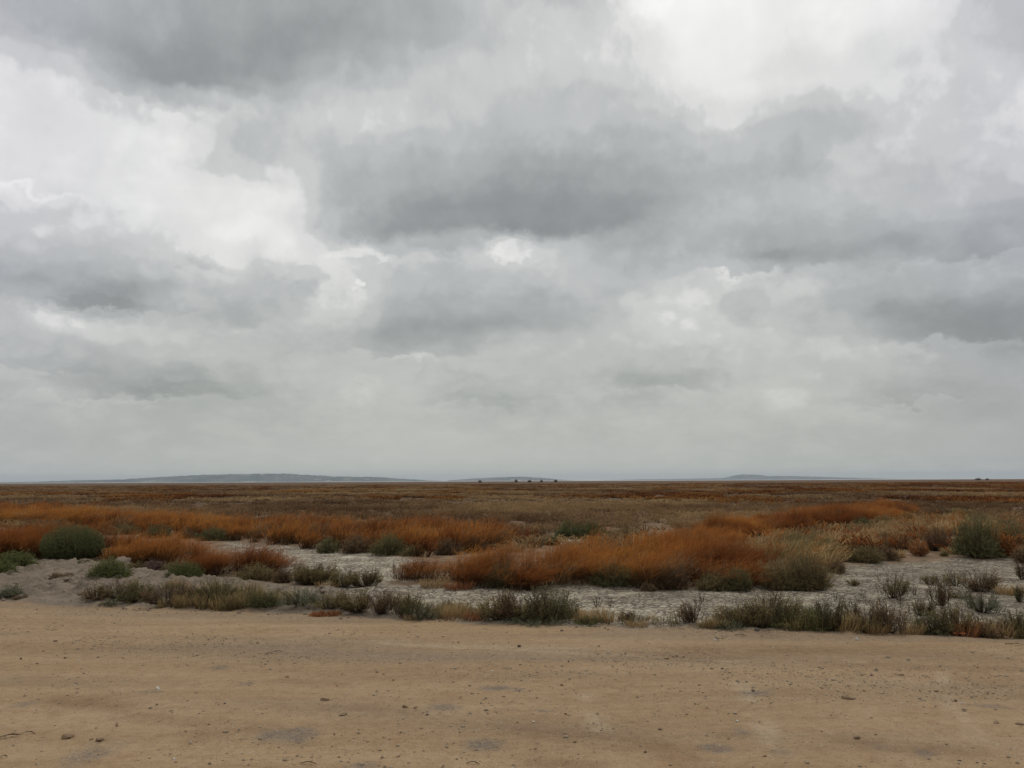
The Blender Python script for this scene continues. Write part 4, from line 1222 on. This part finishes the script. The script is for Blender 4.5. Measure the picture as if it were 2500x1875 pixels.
# weeds on the mud
MUDW = [
    ('olive', 'small grey weed far back on the grey mud', 2082, 1426, 28, 16, 'sprigs', 0.7),
    ('olive', 'open branching olive weed in the middle of the right mud', 2180, 1460, 64, 50, 'sprigs', 0.7),
    ('olive', 'low spread weed right of the branching olive one', 2266, 1426, 32, 20, 'sprigs', 0.7),
    ('brown', 'tall brown stalks rising over the right mud', 2300, 1476, 54, 62, 'sprigs', 0.7),
    ('olive', 'slanting olive weed behind the tall brown stalks', 2334, 1430, 46, 32, 'sprigs', 0.6),
    ('brown', 'broad brown weed patch on the right mud', 2392, 1442, 76, 48, 'sprigs', 1.0),
    ('bluegreen', 'grey-green weed in front of the broad brown patch', 2398, 1494, 78, 48, 'sprigs', 0.8),
    ('olive', 'flat olive weed left of the broad brown patch', 2345, 1456, 56, 16, 'flat', 0.7),
    ('darkgreen', 'small dark weed near the right edge on the mud', 2488, 1462, 24, 34, 'sprigs', 1.0),
    ('brown', 'dark weed cut by the right edge at the back of the mud', 2494, 1410, 22, 36, 'sprigs', 0.9),
    ('brown', 'short brown weed in the bare gap', 1530, 1514, 34, 20, 'sprigs', 0.8),
    ('olive', 'grey-olive weed on the mud behind the right edge row', 2250, 1500, 60, 36, 'sprigs', 0.7),
    ('brown', 'leggy weed on the mud between the wide clump and right row', 2080, 1512, 40, 44, 'sprigs', 0.6),
]
for (k, lab, px, b, w, h, shp, dn) in MUDW:
    plant(k, {'darkgreen': 'dark_green', 'bluegreen': 'blue_green'}.get(k, k) + '_weed', W_, lab, px, b, w * 1.15, h, shp, G_MUD, dense=dn * 0.42, twigs=1.1)
plant('straw', 'straw_tuft', 'grass tuft', 'broad straw tuft at the right edge on the mud', 2462, 1448, 70, 28, 'grass', G_MUD, dense=1.5)

# one kind of dead weed, copied over the mud
proto_twigs = []
for i in range(3):
    R = np.random.default_rng(900 + i)
    v, q, a = twig_geo(R, 0.22, 0.16, 6, 5, 0.0042)
    proto_twigs.append((v, q, a))
tw_src = None
spots = []
R = np.random.default_rng(77)
while len(spots) < 46:
    px, py = R.uniform(980, 2480), R.uniform(1445, 1535)
    p = at(px, py)
    if sdf(np.array([p[0]]), np.array([p[1]]), MUD_FRONT)[0] > 0.15 and road_d(np.array([p[0]]), np.array([p[1]]))[0] < -0.25:
        spots.append(p)
meshes = [None] * 3
for i, p in enumerate(spots):
    k = i % 3
    z = float(height(p[:1], p[1:2])[0])
    if meshes[k] is None:
        v, q, a = proto_twigs[k]
        o = link_mesh('dead_twig_weed', v, [q], M['twig'], {'along': a, 'shade_of_plant': np.full(len(v), 0.4)})
        meshes[k] = o
    else:
        o = meshes[k].copy()
        C.objects.link(o)
    o.location = (p[0], p[1], z - 0.01)
    o.rotation_euler = (0, 0, R.uniform(0, 6.28))
    sc = R.uniform(0.35, 1.0)
    o.scale = (sc, sc, sc)
    props(o, 'tiny bare dead weed sticking out of the cracked mud', 'dead weed', 'tiny dead weeds on the cracked mud')

# far bushes on the skyline
for (px, top, w, dist, lab) in [(1293, 1171.5, 13, 900, 'widest dark bush breaking the skyline near the middle'), (1260, 1169.5, 8, 900, 'small dark bush on the skyline left of the widest'),
                                (1357, 1169.5, 9, 900, 'small dark bush on the skyline right of the widest'), (1322, 1171, 6, 900, 'tiniest dark bush between two on the skyline'),
                                (1172, 1172, 9, 900, 'dark bush on the skyline furthest from the group, below the pale hill'), (2388, 1166.5, 22, 1000, 'dark flat bush on the skyline at the far right'),
                                (2410, 1168, 10, 1000, 'low dark bush touching the flat one at the far right')]:
    hor = 1181 - 11 * px / 2500
    d_ = ray(px, hor)
    x, y = d_[0] / d_[1] * dist, dist
    h = (CAM_H + (hor - top) * dist / F) * 0.55
    w = w * dist / F * 0.62
    SEED[0] += 1
    R = np.random.default_rng(SEED[0])
    e = bpy.data.objects.new('distant_bush', None)
    C.objects.link(e)
    e.location = (x, y, float(height(np.array([x]), np.array([y]))[0]))
    props(e, lab, 'bush', 'bushes on the skyline')
    (fv, fq, fa), (sv, sq, sa) = shrub_geo(R, w, w, h, 'dome', 0.7, 120, 8, 0.6)
    link_mesh('foliage', fv, [fq], M['brown'], {'along': fa, 'shade_of_plant': np.full(len(fv), 0.5)}, e)
    link_mesh('stem', sv, [sq], M['twig'], {'along': sa, 'shade_of_plant': np.full(len(sv), 0.2)}, e)


# ------------------------------------------------------------------ stones, clods, sticks
def rock_material(name, c1, c2):
    m = bpy.data.materials.new(name)
    m.use_nodes = True
    g = NT(m.node_tree)
    P = g.n('ShaderNodeNewGeometry').outputs['Position']
    r = g.attr('shade_of_plant')
    c = g.mix(g.math('ADD', g.math('MULTIPLY', g.noise(P, 40.0, 4, 0.6), 0.5), g.math('MULTIPLY', r, 0.6), clamp=True), c1, c2)
    b = g.n('ShaderNodeBump', {'Height': g.noise(P, 90.0, 4, 0.6), 'Strength': 0.6, 'Distance': 0.01})
    bs = g.n('ShaderNodeBsdfPrincipled', {'Base Color': c, 'Roughness': 0.95, 'Normal': b.outputs[0]})
    bs.inputs['Specular IOR Level'].default_value = 0.15
    g.n('ShaderNodeOutputMaterial', {'Surface': bs.outputs[0]})
    return m


M['clod'] = rock_material('dirt_clod_earth', (0.16, 0.11, 0.065), (0.30, 0.21, 0.125))
M['soil'] = rock_material('bank_clod_earth', (0.16, 0.122, 0.088), (0.29, 0.235, 0.178))
M['pebble'] = rock_material('road_pebble', (0.19, 0.145, 0.10), (0.44, 0.36, 0.26))
M['white'] = rock_material('pale_stone', (0.46, 0.42, 0.36), (0.66, 0.62, 0.55))
M['dark'] = rock_material('dark_stone', (0.08, 0.07, 0.06), (0.17, 0.14, 0.115))

import bmesh


def rock_mesh(seed, sub=2, flat=0.6, rough=0.35):
    bm = bmesh.new()
    bmesh.ops.create_icosphere(bm, subdivisions=sub, radius=1.0)
    R = np.random.default_rng(seed)
    V = np.array([v.co[:] for v in bm.verts])
    Fc = np.array([[v.index for v in f.verts] for f in bm.faces])
    bm.free()
    for _ in range(7):
        n = R.normal(0, 1, 3)
        n /= np.linalg.norm(n)
        V = V - n * np.maximum(V @ n - R.uniform(0.55, 0.85), 0)[:, None]
    V = V * (1 + R.normal(0, rough * 0.18, (len(V), 1)))
    V = V * np.array([R.uniform(0.8, 1.2), R.uniform(0.7, 1.1), flat])
    return V, Fc


def gravel():
    T = [rock_mesh(300 + k, 1, 0.55, 0.5) for k in range(5)]
    Ra = np.random.default_rng(41)
    n = 60000
    px = Ra.uniform(-60, 2560, n)
    yy = 4.6 + 7.6 * Ra.uniform(0, 1, n)
    x = (px - 1250) / F * yy * 1.02
    rdv = road_d(x, yy)
    wgt = 0.22 + 0.9 * np.exp(-((rdv - 2.1) / 0.8) ** 2) + 0.8 * np.exp(-((rdv - 0.1) / 0.35) ** 2)
    wgt = wgt * (0.3 + 1.4 * sstep(fbm(x * 0.8 + 9, yy * 1.4, 3), 0.35, 0.65))
    k = (Ra.uniform(0, 1.6, n) < wgt) & (rdv > -0.35)
    x, yy = x[k], yy[k]
    n = len(x)
    size = 0.0045 * np.exp(Ra.normal(0, 0.55, n)).clip(0.4, 4.0)
    z = height(x, yy)
    V, Q, S, o = [], [], [], 0
    pick = Ra.integers(0, len(T), n)
    for t, (tv, tf) in enumerate(T):
        i = np.nonzero(pick == t)[0]
        a = Ra.uniform(0, 6.28, len(i))
        c, s = np.cos(a)[:, None], np.sin(a)[:, None]
        vx = (tv[None, :, 0] * c - tv[None, :, 1] * s) * size[i, None] + x[i, None]
        vy = (tv[None, :, 0] * s + tv[None, :, 1] * c) * size[i, None] + yy[i, None]
        vz = (tv[None, :, 2] + 0.25) * size[i, None] + z[i, None]
        V.append(np.stack([vx, vy, vz], -1).reshape(-1, 3))
        Q.append((tf[None] + (np.arange(len(i)) * len(tv))[:, None, None]).reshape(-1, 3) + o)
        S.append(np.repeat(Ra.uniform(0, 1, len(i)), len(tv)))
        o += len(i) * len(tv)
    ob = link_mesh('gravel', np.concatenate(V), [np.concatenate(Q)], M['pebble'], {'shade_of_plant': np.concatenate(S)})
    props(ob, 'loose gravel and grit strewn over the dirt road', 'gravel', None, 'stuff')


gravel()

rocks = {}


def rock(mat, name, cat, label, px, py, wpx, hpx, group=None, var=None):
    SEED[0] += 1
    R = np.random.default_rng(SEED[0])
    p = at(px, py)
    dist = math.hypot(p[0], p[1])
    w, h = wpx * dist / F, hpx * dist / F
    k = (mat, R.integers(0, 4) if var is None else var)
    if k not in rocks:
        v, f = rock_mesh(500 + hash(k[1]) * 7 + len(rocks), 3, 1.0, 0.5)
        o = link_mesh(name, v, [f], M[mat], {'shade_of_plant': np.full(len(v), 0.4)}, smooth=False)
        rocks[k] = o
    else:
        o = rocks[k].copy()
        o.name = name
        C.objects.link(o)
    z = float(height(p[:1], p[1:2])[0])
    o.location = (p[0], p[1], z + h * 0.18)
    o.scale = (w / 2, w / 2 * R.uniform(0.6, 1.0), h * 0.55)
    o.rotation_euler = (R.uniform(-0.2, 0.2), R.uniform(-0.2, 0.2), R.uniform(0, 6.28))
    props(o, label, cat, group)


G_CL = 'dirt clods scattered on the road'
for (px, py, w, h, lab) in [(168, 1800, 34, 12, 'longest dark clod lying before the grey patch at lower left'), (245, 1806, 24, 8, 'dark clod right of the longest one at lower left'),
                            (792, 1707, 22, 9, 'crumbly clod in the middle of the road left of centre'), (990, 1726, 18, 8, 'dark clod beside a paler one near the centre of the road'),
                            (1014, 1728, 16, 6, 'pale crumbly clod right of a dark one near the centre'), (838, 1742, 24, 7, 'flat pale clod in front of the crumbly one'),
                            (286, 1766, 10, 9, 'small pointed dark clod above the longest one'), (700, 1651, 12, 5, 'small brown clod behind the crumbly one'),
                            (1403, 1812, 12, 7, 'roundish dark clod on the brown streak right of centre'), (1867, 1850, 11, 6, 'black clod on the grey patch at lower right'),
                            (1612, 1782, 14, 6, 'grey clod among brown streaks right of centre'), (2092, 1806, 22, 9, 'pale grey clod above the dark patch at lower right'),
                            (2490, 1773, 20, 7, 'dark clod at the right edge of the road'), (2432, 1771, 18, 5, 'thin clod left of the one at the right edge'),
                            (2068, 1703, 26, 9, 'crumbly yellowish clod on the right half of the road'), (2200, 1648, 16, 6, 'dark clod far back on the right half of the road')]:
    rock('clod', 'dirt_clod', 'clod', lab, px, py, w, h, G_CL)
R = np.random.default_rng(5)
for i in range(48):
    px, py = R.uniform(10, 2490), 1560 + 305 * R.uniform(0, 1) ** 1.3
    rock('clod' if R.uniform() < 0.6 else 'dark', 'small_clod', 'clod', 'small loose dirt clod on the sandy road', px, py, R.uniform(5, 11), R.uniform(3, 6), 'small loose clods on the road')
for (px, py, w, h, lab) in [(2132, 1540, 18, 13, 'large pale stone on the road edge before the right-hand weeds'), (2092, 1563, 9, 8, 'pale stone on the road below the wide right-hand clump'),
                            (1746, 1565, 7, 6, 'small pale stone on the right half of the road near its edge'), (2455, 1550, 12, 6, 'pale flat stone at the right end of the road edge'),
                            (425, 1850, 9, 5, 'white stone low on the left of the road'), (1302, 1760, 12, 5, 'white flat stone just right of centre on the road'),
                            (1800, 1762, 12, 4, 'pale flat stone on the right half of the road'), (385, 1682, 12, 8, 'grey stone left of centre on the road')]:
    rock('white', 'pale_stone', 'stone', lab, px, py, w, h, 'pale stones on the road')
for i in range(34):
    px, py = R.uniform(20, 2480), 1565 + 300 * R.uniform(0, 1)
    rock('white', 'small_pale_stone', 'stone', 'tiny pale pebble on the sandy road', px, py, R.uniform(3.5, 6), R.uniform(2, 4), 'tiny pale pebbles on the road')
for (px, py, w, h, lab) in [(1848, 1543, 16, 8, 'dark stone at the road edge under the wide right-hand clump'), (2312, 1546, 18, 9, 'dark stone left of the orange scrap'),
                            (1371, 1542, 9, 5, 'dark stone on the road before the big centre clump')]:
    rock('dark', 'dark_stone', 'stone', lab, px, py, w, h, 'dark stones at the road edge')
# heap of clods and loose clods on the bank
for (px, py, w, h, lab) in [(292, 1388, 46, 26, 'biggest earth clod of the heap right of the round bush'), (272, 1390, 30, 20, 'left clod of the heap right of the round bush'),
                            (312, 1392, 30, 20, 'right clod of the heap right of the round bush'), (296, 1374, 30, 16, 'top clod of the heap right of the round bush')]:
    rock('soil', 'earth_clod', 'clod', lab, px, py, w, h, 'heap of clods on the bank')
n = 0
while n < 110:
    px, py = R.uniform(0, 930), R.uniform(1385, 1490)
    p = at(px, py)
    if sdf(p[:1], p[1:2], BERM)[0] > 0.1 and road_d(p[:1], p[1:2])[0] < 0.1:
        s = R.uniform(5, 17)
        rock('soil', 'bank_clod', 'clod', 'loose grey-tan earth clod on the bank by the road', px, py, s, s * R.uniform(0.45, 0.75), 'loose earth clods on the bank')
        n += 1
n = 0
while n < 60:
    px = R.uniform(200, 2500)
    x_ = at(px, 1520)
    ye = np.interp(px, [0, 220, 640, 1000, 1420, 2000, 2500], [1471, 1485, 1493, 1514, 1532, 1543, 1553])
    s = R.uniform(4, 10)
    rock('soil', 'edge_clod', 'clod', 'crumb of earth along the ragged edge of the road', px, ye + R.normal(0, 2.5), s, s * 0.6, 'earth crumbs along the road edge')
    n += 1


def stick(px0, py0, px1, py1, rad, label, mat='twig', name='stick', group='sticks lying on the road', bend=0.0, lift=0.01):
    a, b = at(px0, py0), at(px1, py1)
    n = 7
    t = np.linspace(0, 1, n)
    SEED[0] += 1
    R = np.random.default_rng(SEED[0])
    P = a[None] * (1 - t)[:, None] + b[None] * t[:, None]
    L = np.linalg.norm(b - a)
    P[:, 1] += bend * L * np.sin(t * math.pi) + R.normal(0, 0.012, n) * L
    P[:, 2] = height(P[:, 0], P[:, 1]) + rad + lift * np.sin(t * math.pi)
    mid = P.mean(0)
    v, q, al = tubes((P - mid)[None], (np.linspace(1.0, 0.6, n) * rad)[None], 6)
    tw = arc((P[3] - mid)[None], (P[4] - mid + np.array([0.05, 0.06, 0.02]) * L * 2)[None], 3, np.zeros(1))
    v2, q2, a2 = tubes(tw, np.array([[0.6, 0.5, 0.35]]) * rad, 6)
    v, q, al = join([(v, q, al), (v2, q2, a2)])
    o = link_mesh(name, v, [q], M[mat], {'along': al, 'shade_of_plant': np.full(len(v), R.uniform(0.2, 0.6))})
    o.location = mid
    props(o, label, 'stick' if name == 'stick' else 'log', group)
    return o


stick(648, 1596, 690, 1588, 0.008, 'thin dark stick slanting on the road left of centre')
stick(-5, 1807, 46, 1801, 0.010, 'dark stick at the left edge of the road')
stick(735, 1859, 772, 1862, 0.006, 'thin dark stick at the bottom left of centre')
stick(48, 1796, 86, 1792, 0.005, 'curved thin twig right of the stick at the left edge', bend=0.15)
stick(1796, 1555, 1822, 1556, 0.008, 'short dark stick on the road under the right-hand clump')
stick(2455, 1571, 2500, 1573, 0.008, 'long thin stick on the road at the right edge')
stick(1140, 1858, 1170, 1861, 0.005, 'small thin stick at the bottom centre')
stick(0, 1848, 18, 1846, 0.005, 'tiny stick at the bottom left corner')
o = stick(44, 1358, 80, 1350, 0.055, 'pale weathered log lying on the bank left of the round bush', 'greytwig', 'log', None, lift=0.03)

# crumpled orange scrap by the road edge
sm = bpy.data.materials.new('orange_scrap_plastic')
sm.use_nodes = True
g = NT(sm.node_tree)
bs = g.n('ShaderNodeBsdfPrincipled', {'Base Color': g.mix(g.noise(g.n('ShaderNodeNewGeometry').outputs['Position'], 30.0), (0.62, 0.14, 0.045), (0.75, 0.24, 0.09)), 'Roughness': 0.6})
g.n('ShaderNodeOutputMaterial', {'Surface': bs.outputs[0]})
p = at(2340, 1548)
nu, nv_ = 10, 7
uu, vv = np.meshgrid(np.linspace(-1, 1, nu), np.linspace(-1, 1, nv_))
zz = 0.018 + 0.03 * fbm(uu.ravel() * 2.2 + 4, vv.ravel() * 2.2, 3)
top = np.stack([uu.ravel() * 0.065, vv.ravel() * 0.05, zz], 1)
V = np.concatenate([top, top - np.array([0, 0, 0.004])])
i = (np.arange(nv_ - 1)[:, None] * nu + np.arange(nu - 1)[None]).ravel()
qt = np.stack([i, i + 1, i + nu + 1, i + nu], 1)
o = link_mesh('orange_scrap', V, [qt, qt[:, ::-1] + nu * nv_], sm)
o.location = (p[0], p[1], float(height(p[:1], p[1:2])[0]))
props(o, 'crumpled bright orange scrap among the weeds at the right road edge', 'litter')
